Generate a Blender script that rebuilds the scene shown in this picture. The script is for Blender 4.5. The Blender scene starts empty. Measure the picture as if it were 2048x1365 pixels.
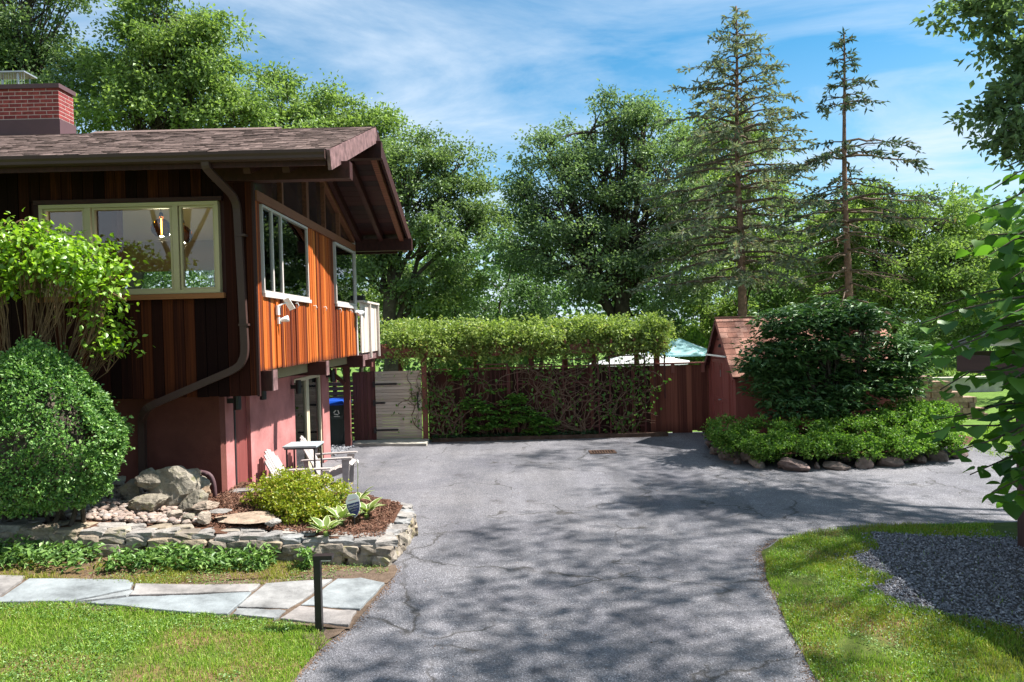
import bpy, bmesh, math, random
import numpy as np
from mathutils import Vector, Matrix
R_ = math.radians
random.seed(7)
scene = bpy.context.scene
col = scene.collection

# ------------------------------------------------------------------ camera
F, CZ = 1450.0, 2.85                       # focal length in photo pixels, eye height
CAMROT = (Matrix.Rotation(R_(-0.36), 3, 'Z') @ Matrix.Rotation(R_(90 - 0.87), 3, 'X') @ Matrix.Rotation(R_(-1.5), 3, 'Z'))
cam_d = bpy.data.cameras.new('camera'); cam = bpy.data.objects.new('camera', cam_d); col.objects.link(cam)
cam.matrix_world = Matrix.Translation((0, 0, CZ)) @ CAMROT.to_4x4()
cam_d.sensor_width = 36; cam_d.lens = F / 2048 * 36; cam_d.clip_end = 2000; cam_d.clip_start = 0.05
scene.camera = cam

# ------------------------------------------------------------------ light
SUN = Vector((1.0, 0.16, 1.40)).normalized()
SUN_EL = math.asin(SUN.z); SUN_AZ = math.atan2(SUN.x, SUN.y)
world = bpy.data.worlds.new('World'); scene.world = world; world.use_nodes = True
def node(nt, t, props=None, **inp):
    n = nt.nodes.new('ShaderNode' + t)
    for k, v in (props or {}).items(): setattr(n, k, v)
    for k, v in inp.items():
        k = k.replace('_', ' ')
        s = n.inputs[int(k[1:])] if k[0] == 'i' and k[1:].isdigit() else n.inputs[k]
        if isinstance(v, bpy.types.NodeSocket): nt.links.new(v, s)
        else: s.default_value = v
    return n
def ramp(nt, fac, stops, interp='LINEAR'):
    n = nt.nodes.new('ShaderNodeValToRGB'); e = n.color_ramp.elements; n.color_ramp.interpolation = interp
    while len(e) < len(stops): e.new(0.5)
    for i, (p, c) in enumerate(stops):
        e[i].position = p; e[i].color = (*c, 1) if len(c) == 3 else c
    nt.links.new(fac, n.inputs[0]); return n.outputs[0]
def g3(v): return (v, v, v)
def mixc(nt, fac, a, b, mode='MIX'):
    n = nt.nodes.new('ShaderNodeMix'); n.data_type = 'RGBA'; n.blend_type = mode
    for s, v in ((n.inputs['Factor'], fac), (n.inputs[6], a), (n.inputs[7], b)):
        if isinstance(v, bpy.types.NodeSocket): nt.links.new(v, s)
        else: s.default_value = (*v, 1) if isinstance(v, tuple) and len(v) == 3 else v
    return n.outputs[2]
def mth(nt, op, a, b=0.0, c=None):
    n = nt.nodes.new('ShaderNodeMath'); n.operation = op
    for i, v in enumerate((a, b) if c is None else (a, b, c)):
        if isinstance(v, bpy.types.NodeSocket): nt.links.new(v, n.inputs[i])
        else: n.inputs[i].default_value = v
    return n.outputs[0]

nt = world.node_tree; nt.nodes.clear()
sky = node(nt, 'TexSky', dict(sky_type='NISHITA', sun_disc=False, sun_elevation=SUN_EL, sun_rotation=SUN_AZ, altitude=100, air_density=1.0, dust_density=0.6, ozone_density=2.0))
tc = node(nt, 'TexCoord')
sep = node(nt, 'SeparateXYZ', i0=tc.outputs['Generated'])
zz = mth(nt, 'ADD', mth(nt, 'MAXIMUM', sep.outputs[2], 0.0), 0.13)
u = mth(nt, 'DIVIDE', sep.outputs[0], zz); v = mth(nt, 'DIVIDE', sep.outputs[1], zz)
uv = node(nt, 'CombineXYZ', i0=u, i1=v, i2=0.0)
mp = node(nt, 'Mapping', i0=uv.outputs[0], Rotation=(0, 0, R_(24)), Scale=(0.70, 1.05, 1), Location=(3.4, 0.9, 0))
n1 = node(nt, 'TexNoise', i0=mp.outputs[0], Scale=1.5, Detail=10.0, Roughness=0.60, Distortion=0.55)
n2 = node(nt, 'TexNoise', i0=mp.outputs[0], Scale=0.42, Detail=3.0, Roughness=0.5)
cf = mth(nt, 'ADD', mth(nt, 'MULTIPLY', n1.outputs[0], 0.62), mth(nt, 'MULTIPLY', n2.outputs[0], 0.5))
cloud = ramp(nt, cf, [(0.46, (0, 0, 0)), (0.56, g3(0.36)), (0.68, g3(0.85))])
hz = ramp(nt, sep.outputs[2], [(0.0, g3(0.8)), (0.13, g3(0.5)), (0.34, g3(0.0))])
SKYTINT = mixc(nt, 1.0, sky.outputs[0], (0.36, 0.84, 0.95), 'MULTIPLY')
cmask = mth(nt, 'MINIMUM', mth(nt, 'ADD', cloud, mth(nt, 'MULTIPLY', hz, 0.7)), 0.92)
skyc = mixc(nt, cmask, SKYTINT, (4.9, 5.6, 6.4))
bg = node(nt, 'Background', Color=skyc, Strength=0.062)
out = node(nt, 'OutputWorld', Surface=bg.outputs[0])

sun_d = bpy.data.lights.new('sun', 'SUN'); sun_d.energy = 4.3; sun_d.angle = R_(0.8); sun_d.color = (1.0, 0.965, 0.92)
sun = bpy.data.objects.new('sun', sun_d); col.objects.link(sun)
sun.rotation_euler = SUN.to_track_quat('Z', 'Y').to_euler(); sun.location = (20, 5, 30)

vs = scene.view_settings; vs.view_transform = 'Standard'; vs.look = 'None'; vs.gamma = 1.0; vs.exposure = 1.55; vs.use_curve_mapping = False
scene.cycles.max_bounces = 8; scene.cycles.diffuse_bounces = 4; scene.cycles.glossy_bounces = 3
scene.cycles.transmission_bounces = 5; scene.cycles.transparent_max_bounces = 10
scene.cycles.caustics_reflective = False; scene.cycles.caustics_refractive = False

# ------------------------------------------------------------------ layout helpers: from a place in the photo and a distance to a place in the garden
def ray(x, y): return CAMROT @ Vector(((x - 1024) / F, -(y - 682.5) / F, -1))
def at(x, y, Y): d = ray(x, y); return Vector((0, 0, CZ)) + d * (Y / d.y)
def gnd(x, y, z=0.0): d = ray(x, y); return Vector((0, 0, CZ)) + d * ((z - CZ) / d.z)
def zg(x, y):                                # the lawn climbs gently to the left of the drive
    return 0.11 * min(max(-1.85 - x, 0.0), 6.0)
def gl(x, y):                                # photo point on that rising lawn
    z = 0.0
    for _ in range(12):
        p = gnd(x, y, z); z = zg(p.x, p.y)
    return Vector((p.x, p.y, z))
def zbed(x, y): return zg(x, y) + 0.28 + 0.05 * min(max((y - 9.2) / 1.0, 0), 1)

# ------------------------------------------------------------------ object helpers
def WL(o):
    v = Vector((0, 0, 0))
    while o is not None: v += o.location; o = o.parent
    return v
def put(o, parent):
    col.objects.link(o)
    if parent is not None:
        o.parent = parent; o.location = o.location - WL(parent)
    return o
def tag(o, label=None, cat=None, group=None, kind=None):
    if label: o['label'] = label
    if cat: o['category'] = cat
    if group: o['group'] = group
    if kind: o['kind'] = kind
    return o
def thing(name, label, cat, loc=(0, 0, 0), group=None, parent=None):
    o = bpy.data.objects.new(name, None); o.location = loc; o.empty_display_size = 0.2
    put(o, parent); return tag(o, label, cat, group)
def holder(name, parent, loc):
    o = bpy.data.objects.new(name, None); o.location = loc; o.empty_display_size = 0.1
    return put(o, parent)
def fastmesh(name, V, Fs, mat, smooth=False):
    V = np.asarray(V, np.float32).reshape(-1, 3)
    me = bpy.data.meshes.new(name); me.vertices.add(len(V)); me.vertices.foreach_set('co', V.ravel())
    Fs = [np.asarray(f, np.int32) for f in Fs if len(f)]
    idx = np.concatenate([f.ravel() for f in Fs]); cnt = np.concatenate([np.full(len(f), f.shape[1], np.int32) for f in Fs])
    me.loops.add(len(idx)); me.loops.foreach_set('vertex_index', idx)
    me.polygons.add(len(cnt)); st = np.zeros(len(cnt), np.int32); st[1:] = np.cumsum(cnt)[:-1]
    me.polygons.foreach_set('loop_start', st); me.polygons.foreach_set('loop_total', cnt)
    me.polygons.foreach_set('use_smooth', np.full(len(cnt), bool(smooth)))
    me.update(calc_edges=True); me.validate()
    if mat: me.materials.append(mat)
    return me
class MB:
    def __init__(s): s.V = []; s.F = {}; s.n = 0
    def add(s, V, faces):
        V = np.asarray([tuple(v) for v in V] if not isinstance(V, np.ndarray) else V, float)
        for f in faces: s.F.setdefault(len(f), []).append([i + s.n for i in f])
        s.V.append(V); s.n += len(V); return s
    def addnp(s, V, Fa):
        s.F.setdefault(Fa.shape[1], []).extend((Fa + s.n).tolist()); s.V.append(V); s.n += len(V); return s
    def box(s, x0, x1, y0, y1, z0, z1):
        return s.add([(x0, y0, z0), (x1, y0, z0), (x1, y1, z0), (x0, y1, z0), (x0, y0, z1), (x1, y0, z1), (x1, y1, z1), (x0, y1, z1)],
                     [(0, 3, 2, 1), (4, 5, 6, 7), (0, 1, 5, 4), (1, 2, 6, 5), (2, 3, 7, 6), (3, 0, 4, 7)])
    def bar(s, p, q, w, h, up=(0, 0, 1)):
        p, q, up = Vector(p), Vector(q), Vector(up); d = (q - p).normalized(); sd = d.cross(up).normalized(); u2 = sd.cross(d)
        V = [a + sd * (i * w / 2) + u2 * (j * h / 2) for a in (p, q) for i, j in ((-1, -1), (1, -1), (1, 1), (-1, 1))]
        return s.add(V, [(0, 1, 2, 3), (7, 6, 5, 4), (0, 4, 5, 1), (1, 5, 6, 2), (2, 6, 7, 3), (3, 7, 4, 0)])
    def tube(s, pts, rad, n=6, cap=True):
        pts = np.asarray([tuple(p) for p in pts], float); m = len(pts)
        rad = np.full(m, rad, float) if np.isscalar(rad) else np.asarray(rad, float)
        t = np.gradient(pts, axis=0); t /= np.linalg.norm(t, axis=1)[:, None] + 1e-9
        ref = np.array([0, 0, 1.0]) if abs(t[:, 2]).mean() < 0.8 else np.array([1.0, 0, 0])
        a = np.cross(t, ref); a /= np.linalg.norm(a, axis=1)[:, None] + 1e-9; b = np.cross(t, a)
        th = np.arange(n) * 2 * np.pi / n
        V = pts[:, None] + rad[:, None, None] * (np.cos(th)[None, :, None] * a[:, None] + np.sin(th)[None, :, None] * b[:, None])
        i = np.arange(m - 1)[:, None] * n; j = np.arange(n)[None]; j2 = (j + 1) % n
        Fa = np.stack([i + j, i + j2, i + n + j2, i + n + j], -1).reshape(-1, 4)
        s.addnp(V.reshape(-1, 3), Fa)
        if cap:
            o = s.n - m * n
            s.F.setdefault(n, []).append([o + k for k in range(n)][::-1]); s.F[n].append([o + (m - 1) * n + k for k in range(n)])
        return s
    def prism(s, poly, off):
        poly = [Vector(p) for p in poly]; off = Vector(off); n = len(poly)
        V = poly + [p + off for p in poly]
        return s.add(V, [tuple(range(n))[::-1], tuple(range(n, 2 * n))] + [(i, (i + 1) % n, n + (i + 1) % n, n + i) for i in range(n)])
    def lathe(s, prof, c, n=16):
        c = np.array(c, float); th = np.arange(n) * 2 * np.pi / n; V = []
        for r, z in prof: V.append(np.stack([c[0] + r * np.cos(th), c[1] + r * np.sin(th), np.full(n, c[2] + z)], -1))
        m = len(prof); i = np.arange(m - 1)[:, None] * n; j = np.arange(n)[None]; j2 = (j + 1) % n
        return s.addnp(np.concatenate(V), np.stack([i + j, i + j2, i + n + j2, i + n + j], -1).reshape(-1, 4))
    def build(s, name, mat, parent=None, smooth=False, kind=None, fix=True):
        V = np.concatenate(s.V); lo, hi = V.min(0), V.max(0); o0 = np.array([(lo[0] + hi[0]) / 2, (lo[1] + hi[1]) / 2, lo[2]])
        me = fastmesh(name, V - o0, [np.array(f) for f in s.F.values()], mat, smooth)
        if fix:
            bm = bmesh.new(); bm.from_mesh(me); bmesh.ops.recalc_face_normals(bm, faces=bm.faces); bm.to_mesh(me); bm.free()
        o = bpy.data.objects.new(name, me); o.location = o0; put(o, parent)
        if kind: o['kind'] = kind
        return o
_unit = {}
def unit_cube(mat):
    if mat.name not in _unit:
        me = MB().box(-.5, .5, -.5, .5, -.5, .5)
        V = np.concatenate(me.V); _unit[mat.name] = fastmesh('piece', V, [np.array(f) for f in me.F.values()], mat)
    return _unit[mat.name]
def piece(name, parent, x0, x1, y0, y1, z0, z1, mat, rot=None):
    o = bpy.data.objects.new(name, unit_cube(mat)); o.location = ((x0 + x1) / 2, (y0 + y1) / 2, (z0 + z1) / 2)
    o.scale = (abs(x1 - x0), abs(y1 - y0), abs(z1 - z0))
    if rot: o.rotation_euler = rot
    return put(o, parent)
def copy_tree(o, parent=None):
    c = o.copy(); col.objects.link(c); c.parent = parent
    for ch in o.children: copy_tree(ch, c)
    return c

# ------------------------------------------------------------------ materials
def newmat(name):
    m = bpy.data.materials.new(name); m.use_nodes = True; nt = m.node_tree; nt.nodes.clear()
    return m, nt
def finish(nt, color, rough=0.8, spec=0.3, bump=None, bstr=0.3, bdist=0.01, metal=0.0, **kw):
    p = node(nt, 'BsdfPrincipled', Roughness=rough, Metallic=metal, **kw)
    p.inputs['Specular IOR Level'].default_value = spec
    if isinstance(color, bpy.types.NodeSocket): nt.links.new(color, p.inputs['Base Color'])
    else: p.inputs['Base Color'].default_value = (*color, 1)
    if bump is not None:
        b = node(nt, 'Bump', Height=bump, Strength=bstr, Distance=bdist); nt.links.new(b.outputs[0], p.inputs['Normal'])
    node(nt, 'OutputMaterial', Surface=p.outputs[0]); return p
def simple(name, c, rough=0.7, spec=0.3, var=0.25, scale=6.0, bstr=0.15, metal=0.0, objvar=0.0, detail=6.0):
    m, nt = newmat(name); tc = node(nt, 'TexCoord'); oi = node(nt, 'ObjectInfo')
    n = node(nt, 'TexNoise', i0=tc.outputs['Object'], Scale=scale, Detail=detail, Roughness=0.6)
    lo = tuple(x * (1 - var) for x in c); hi = tuple(min(x * (1 + var), 1) for x in c)
    cc = ramp(nt, n.outputs[0], [(0.3, lo), (0.7, hi)])
    if objvar:
        k = mth(nt, 'MULTIPLY_ADD', oi.outputs['Random'], 2 * objvar, 1 - objvar)
        cc = mixc(nt, 1.0, cc, node(nt, 'CombineXYZ', i0=k, i1=k, i2=k).outputs[0], 'MULTIPLY')
    n2 = node(nt, 'TexNoise', i0=tc.outputs['Object'], Scale=scale * 9, Detail=4.0)
    finish(nt, cc, rough, spec, n2.outputs[0], bstr, 0.01, metal); return m
def wood(name, c1, c2, c3=None, rough=0.65, spec=0.25, grain=(26, 26, 1.3), objvar=0.5, bstr=0.25, foot=None, cup=None):
    """grain runs along the long (local z by default) side of each board; c3 marks the odd board"""
    m, nt = newmat(name); tc = node(nt, 'TexCoord'); oi = node(nt, 'ObjectInfo')
    off = node(nt, 'CombineXYZ', i0=mth(nt, 'MULTIPLY', oi.outputs['Random'], 37.0), i1=mth(nt, 'MULTIPLY', oi.outputs['Random'], 91.0), i2=mth(nt, 'MULTIPLY', oi.outputs['Random'], 53.0))
    va = node(nt, 'VectorMath', dict(operation='ADD'), i0=tc.outputs['Object'], i1=off.outputs[0])
    mpp = node(nt, 'Mapping', i0=va.outputs[0], Scale=grain)
    n = node(nt, 'TexNoise', i0=mpp.outputs[0], Scale=1.0, Detail=8.0, Roughness=0.65, Distortion=0.25)
    g = mth(nt, 'ADD', mth(nt, 'MULTIPLY', n.outputs[0], 1.0 - objvar * 0.5), mth(nt, 'MULTIPLY', mth(nt, 'SUBTRACT', oi.outputs['Random'], 0.25), objvar))
    stops = [(0.30, c1), (0.62, c2)] + ([(0.88, c3)] if c3 else [])
    cc = ramp(nt, g, stops)
    if foot:                                   # weather stain creeping up from the board ends
        sp = node(nt, 'SeparateXYZ', i0=tc.outputs['Object'])
        st = mth(nt, 'ADD', sp.outputs[2], mth(nt, 'MULTIPLY', mth(nt, 'SUBTRACT', n.outputs[0], 0.5), foot[1]))
        cc = mixc(nt, ramp(nt, st, [(0.0, g3(0)), (1.0, g3(1))]), cc, cc)
        k = node(nt, 'MapRange', i0=st, i1=foot[0], i2=foot[0] + foot[1], i3=0.75, i4=0.0)
        cc = mixc(nt, k.outputs[0], cc, (0.05, 0.016, 0.012))
    finish(nt, cc, rough, spec, n.outputs[0], bstr, 0.006); return m
def leafmat(name, dark, light, trans=0.45, third=None, gloss=0.06, rough=0.45, tint=(1.1, 1.22, 0.62), clump=0.0, cscale=0.5):
    m, nt = newmat(name); gm = node(nt, 'NewGeometry'); oi = node(nt, 'ObjectInfo')
    rnd = mth(nt, 'FRACT', mth(nt, 'ADD', gm.outputs['Random Per Island'], mth(nt, 'MULTIPLY', oi.outputs['Random'], 3.7)))
    if clump:
        n = node(nt, 'TexNoise', i0=gm.outputs['Position'], Scale=cscale, Detail=2.0)
        rnd = mth(nt, 'ADD', mth(nt, 'MULTIPLY', rnd, 1 - clump), mth(nt, 'MULTIPLY', mth(nt, 'SUBTRACT', n.outputs[0], 0.2), clump * 1.6))
    stops = [(0.05, dark), (0.85, light)] + ([(0.97, third)] if third else [])
    cc = ramp(nt, rnd, stops)
    d = node(nt, 'BsdfDiffuse', Color=cc); t = node(nt, 'BsdfTranslucent', Color=mixc(nt, 1.0, cc, tint, 'MULTIPLY'))
    ms = node(nt, 'MixShader', i0=trans, i1=d.outputs[0], i2=t.outputs[0])
    gl = node(nt, 'BsdfGlossy', Color=(.75, .85, .7, 1), Roughness=max(rough, .42))
    gloss *= .55
    m2 = node(nt, 'MixShader', i0=gloss, i1=ms.outputs[0], i2=gl.outputs[0])
    node(nt, 'OutputMaterial', Surface=m2.outputs[0]); return m
def stonemat(name, cols, rough=0.85, lichen=None, scale=5.0, bstr=0.5):
    m, nt = newmat(name); tc = node(nt, 'TexCoord'); oi = node(nt, 'ObjectInfo'); gm = node(nt, 'NewGeometry')
    n = node(nt, 'TexNoise', i0=gm.outputs['Position'], Scale=scale, Detail=9.0, Roughness=0.68)
    r = mth(nt, 'FRACT', mth(nt, 'ADD', mth(nt, 'MULTIPLY', gm.outputs['Random Per Island'], 1.0), mth(nt, 'MULTIPLY', oi.outputs['Random'], 5.3)))
    base = ramp(nt, r, [(i / max(len(cols) - 1, 1), c) for i, c in enumerate(cols)])
    cc = mixc(nt, 1.0, base, ramp(nt, n.outputs[0], [(0.28, g3(0.42)), (0.5, g3(0.95)), (0.75, g3(1.45))]), 'MULTIPLY')
    if lichen:
        n3 = node(nt, 'TexNoise', i0=gm.outputs['Position'], Scale=7.0, Detail=7.0, Roughness=0.7)
        cc = mixc(nt, ramp(nt, n3.outputs[0], [(0.55, g3(0)), (0.66, g3(0.8))]), cc, lichen)
    n2 = node(nt, 'TexNoise', i0=gm.outputs['Position'], Scale=scale * 7, Detail=6.0, Roughness=0.7)
    finish(nt, cc, rough, 0.25, mth(nt, 'ADD', n2.outputs[0], n.outputs[0]), bstr, 0.02); return m

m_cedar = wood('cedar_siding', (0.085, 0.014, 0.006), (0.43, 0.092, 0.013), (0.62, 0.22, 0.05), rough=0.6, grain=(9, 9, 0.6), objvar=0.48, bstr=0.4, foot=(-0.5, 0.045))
m_shadecedar = wood('weathered_siding_shade_tone', (0.010, 0.0032, 0.0028), (0.032, 0.0085, 0.0055), (0.105, 0.026, 0.009), rough=0.85, spec=0.08, grain=(6, 6, 0.8), objvar=0.6, bstr=0.4)  # weathered cedar, darkened further: the front wall's shade is put into the board colour
m_redwood = wood('red_stained_timber', (0.020, 0.006, 0.0055), (0.052, 0.0150, 0.0125), rough=0.6, grain=(30, 30, 2), objvar=0.3)
m_band = wood('brown_trim_timber', (0.10, 0.035, 0.022), (0.26, 0.105, 0.06), rough=0.6, grain=(2, 30, 30), objvar=0.2)
m_soffit = wood('soffit_planks', (0.018, 0.0055, 0.0055), (0.046, 0.0125, 0.0105), rough=0.6, grain=(1.5, 24, 24), objvar=0.5)
m_fascia = simple('weathered_fascia_paint', (0.175, 0.100, 0.098), 0.7, 0.2, 0.5, 9, 0.2)
m_gutter = simple('brown_gutter_metal', (0.060, 0.032, 0.027), 0.5, 0.25, 0.1, 2, 0.02)
m_frame = simple('taupe_window_paint', (0.46, 0.37, 0.21), 0.5, 0.3, 0.06, 4, 0.03)
m_wframe = simple('grey_white_window_paint', (0.56, 0.50, 0.46), 0.45, 0.4, 0.06, 4, 0.03)
m_sill = wood('sill_timber', (0.16, 0.055, 0.02), (0.34, 0.13, 0.05), grain=(2, 30, 30), objvar=0.1)
m_stucco = simple('rose_stucco', (0.40, 0.165, 0.155), 0.9, 0.12, 0.30, 1.6, 0.5, detail=9.0)
m_shadestucco = simple('brown_stucco_shade_tone', (0.13, 0.045, 0.035), 0.9, 0.15, 0.16, 3.5, 0.35)  # basement front only: shade under the siding put into a darker stucco colour
m_garage = wood('maroon_door_paint', (0.16, 0.040, 0.036), (0.24, 0.066, 0.058), objvar=0.1)
m_black = simple('black_metal', (0.018, 0.016, 0.017), 0.42, 0.4, 0.2, 10, 0.05)
m_white = simple('white_plastic', (0.78, 0.77, 0.74), 0.4, 0.4, 0.05, 6, 0.02)
m_alum = simple('grey_aluminium', (0.42, 0.42, 0.43), 0.35, 0.5, 0.1, 6, 0.02, metal=0.6)
m_ceil = simple('ceiling_plaster', (0.78, 0.68, 0.46), 0.9, 0.2, 0.05, 1, 0.02)
m_room = simple('room_plaster', (0.27, 0.215, 0.12), 0.9, 0.2, 0.1, 1, 0.02)
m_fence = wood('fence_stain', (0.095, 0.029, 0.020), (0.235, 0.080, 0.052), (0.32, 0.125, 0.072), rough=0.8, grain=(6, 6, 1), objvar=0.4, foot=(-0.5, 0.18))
m_fenceshade = wood('fence_stain_vine_shade_tone', (0.030, 0.011, 0.009), (0.085, 0.030, 0.022), (0.12, 0.045, 0.03), rough=0.85, grain=(6, 6, 1), objvar=0.4)  # fence stain with the overhanging vine's shade put into the board colour
m_dkfence = wood('dark_maroon_boards', (0.075, 0.026, 0.024), (0.135, 0.048, 0.042), rough=0.75, grain=(6, 6, 1), objvar=0.3)
m_gate = wood('whitewashed_boards', (0.38, 0.30, 0.235), (0.56, 0.455, 0.37), (0.62, 0.51, 0.42), rough=0.75, grain=(1.2, 5, 5), objvar=0.35)
m_slat = wood('brown_slats', (0.10, 0.060, 0.052), (0.19, 0.12, 0.10), rough=0.75, grain=(1.2, 5, 5), objvar=0.3)
m_pergola = wood('pergola_stain', (0.13, 0.045, 0.034), (0.25, 0.092, 0.070), rough=0.75, objvar=0.2)
m_deckpanel = wood('pale_painted_boards', (0.50, 0.42, 0.36), (0.72, 0.64, 0.57), (0.70, 0.68, 0.66), rough=0.6, grain=(5, 5, 1), objvar=0.4)
m_shed = wood('shed_red_paint', (0.25, 0.072, 0.060), (0.37, 0.115, 0.096), rough=0.65, grain=(8, 8, 0.8), objvar=0.1, bstr=0.1)
m_shedshingle = wood('cedar_shingle', (0.25, 0.105, 0.070), (0.40, 0.20, 0.145), (0.44, 0.24, 0.175), rough=0.85, grain=(10, 2, 10), objvar=0.5)
m_chair = wood('bleached_chair_boards', (0.30, 0.265, 0.25), (0.42, 0.38, 0.36), rough=0.7, grain=(1.5, 14, 14), objvar=0.2)
m_blue = simple('blue_lid_plastic', (0.012, 0.075, 0.42), 0.3, 0.5, 0.1, 5, 0.03)
m_bin = simple('dark_green_bin_plastic', (0.022, 0.036, 0.036), 0.45, 0.4, 0.1, 5, 0.05)
m_bark = simple('grey_bark', (0.075, 0.060, 0.048), 0.95, 0.1, 0.45, 6, 0.8)
m_sbark = simple('spruce_bark', (0.215, 0.125, 0.095), 0.95, 0.1, 0.4, 9, 0.8)
m_deadtwig = simple('dead_spruce_twig', (0.135, 0.095, 0.072), 0.95, 0.1, 0.35, 8, 0.4)
m_twig = simple('shrub_twig', (0.17, 0.10, 0.058), 0.9, 0.15, 0.4, 12, 0.4)
m_vstem = simple('vine_stem', (0.15, 0.098, 0.068), 0.9, 0.15, 0.35, 12, 0.4)
m_brick = stonemat('red_brick', [(0.225, 0.040, 0.038), (0.28, 0.058, 0.050), (0.19, 0.034, 0.036)], 0.85, None, 14, 0.25)
m_mortar = simple('mortar', (0.50, 0.37, 0.34), 0.95, 0.1, 0.15, 20, 0.2)
m_flash = simple('flashing_metal', (0.10, 0.055, 0.06), 0.6, 0.25, 0.1, 3, 0.03)
m_shingle = stonemat('asphalt_shingle', [(0.165, 0.112, 0.095), (0.185, 0.126, 0.107), (0.155, 0.105, 0.090), (0.175, 0.120, 0.102)], 0.95, None, 25, 0.4)
m_wallstone = stonemat('garden_wall_stone', [(0.25, 0.20, 0.15), (0.31, 0.27, 0.22), (0.19, 0.16, 0.13), (0.33, 0.26, 0.18)], 0.9, (0.24, 0.22, 0.09), 6, 0.6)
m_capstone = stonemat('cap_stone', [(0.28, 0.26, 0.24), (0.32, 0.29, 0.26), (0.23, 0.21, 0.195), (0.30, 0.30, 0.295)], 0.95, None, 9, 0.8)
m_boulder = stonemat('boulder_granite', [(0.23, 0.20, 0.155), (0.29, 0.255, 0.205)], 0.95, (0.15, 0.145, 0.06), 7, 0.9)
m_tan = stonemat('tan_rock', [(0.34, 0.235, 0.155), (0.29, 0.235, 0.19), (0.36, 0.30, 0.235)], 0.9, None, 7, 0.6)
m_islandrock = stonemat('island_rock', [(0.21, 0.15, 0.125), (0.17, 0.12, 0.105), (0.25, 0.20, 0.165)], 0.9, None, 5, 0.6)
m_pebble = stonemat('river_pebble', [(0.27, 0.20, 0.165), (0.35, 0.28, 0.23), (0.22, 0.175, 0.155), (0.32, 0.225, 0.175), (0.30, 0.27, 0.25)], 0.75, None, 12, 0.2)
m_gravel = stonemat('dark_crushed_stone', [(0.135, 0.14, 0.165), (0.26, 0.265, 0.295), (0.18, 0.18, 0.205), (0.42, 0.42, 0.45)], 0.75, None, 20, 0.3)
m_lgravel = stonemat('grey_drain_gravel', [(0.25, 0.25, 0.27), (0.38, 0.38, 0.40), (0.16, 0.16, 0.18)], 0.8, None, 20, 0.3)
m_flag = stonemat('bluestone_flag', [(0.195, 0.215, 0.222), (0.24, 0.247, 0.245), (0.255, 0.23, 0.215), (0.215, 0.237, 0.243)], 0.8, None, 2.6, 0.45)
m_block = stonemat('brown_wall_block', [(0.27, 0.175, 0.125), (0.36, 0.24, 0.175), (0.20, 0.13, 0.105)], 0.9, None, 8, 0.4)
m_mulchchip = stonemat('bark_mulch_chip', [(0.135, 0.062, 0.038), (0.20, 0.10, 0.065), (0.09, 0.042, 0.028), (0.26, 0.15, 0.10)], 0.95, None, 14, 0.3)
m_litter = stonemat('leaf_litter', [(0.15, 0.095, 0.065), (0.22, 0.15, 0.105), (0.10, 0.065, 0.05)], 0.95, None, 14, 0.2)
m_concrete = simple('concrete', (0.42, 0.39, 0.33), 0.9, 0.2, 0.25, 5, 0.3)
m_timberedge = simple('dark_edging_timber', (0.085, 0.055, 0.04), 0.9, 0.15, 0.4, 7, 0.3)
m_cprof = simple('grey_metal_roof', (0.34, 0.36, 0.40), 0.32, 0.5, 0.1, 3, 0.03, metal=0.5)
m_cpwood = simple('carport_brown_paint', (0.085, 0.05, 0.046), 0.6, 0.3, 0.2, 5, 0.1)
m_umbB = leafmat('aqua_canvas', (0.52, 0.80, 0.84), (0.54, 0.82, 0.86), 0.55, tint=(1, 1, 1), gloss=0.02)
m_umbW = leafmat('white_canvas', (0.84, 0.85, 0.87), (0.85, 0.86, 0.88), 0.5, tint=(1, 1, 1), gloss=0.02)
m_navy = simple('navy_print', (0.022, 0.035, 0.13), 0.4, 0.4, 0.03, 3, 0.0)
m_red = simple('red_print', (0.55, 0.22, 0.22), 0.5, 0.3, 0.03, 3, 0.0)
m_rust = simple('iron_grate', (0.10, 0.055, 0.035), 0.7, 0.3, 0.4, 12, 0.2)
m_hole = simple('drain_dark', (0.008, 0.008, 0.008), 0.9, 0.1, 0.1, 3, 0.0)
m_tabletop = simple('slate_table_paint', (0.34, 0.38, 0.39), 0.6, 0.3, 0.1, 5, 0.05)
m_curtain = simple('cream_curtain', (0.58, 0.50, 0.35), 0.9, 0.1, 0.1, 3, 0.05)

def glassmat(name, tint=(0.9, 0.93, 0.92), boost=1.0):
    m, nt = newmat(name); fr = node(nt, 'Fresnel', IOR=1.55)
    k = mth(nt, 'MINIMUM', mth(nt, 'MULTIPLY', fr.outputs[0], boost), 1.0)
    gl = node(nt, 'BsdfGlossy', Roughness=0.015); tr = node(nt, 'BsdfTransparent', Color=(*tint, 1))
    ms = node(nt, 'MixShader', i0=k, i1=tr.outputs[0], i2=gl.outputs[0]); node(nt, 'OutputMaterial', Surface=ms.outputs[0]); return m
m_glass = glassmat('window_glass', boost=1.25)
m_dglass = simple('dark_clerestory_glass', (0.035, 0.022, 0.022), 0.12, 0.5, 0.2, 1.5, 0.0)
m_amber = glassmat('amber_globe_glass', (0.55, 0.28, 0.07), 0.9)
m_bulb, nt = newmat('lit_filament'); e = node(nt, 'Emission', Color=(1, 0.72, 0.38, 1), Strength=14.0); node(nt, 'OutputMaterial', Surface=e.outputs[0])

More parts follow.
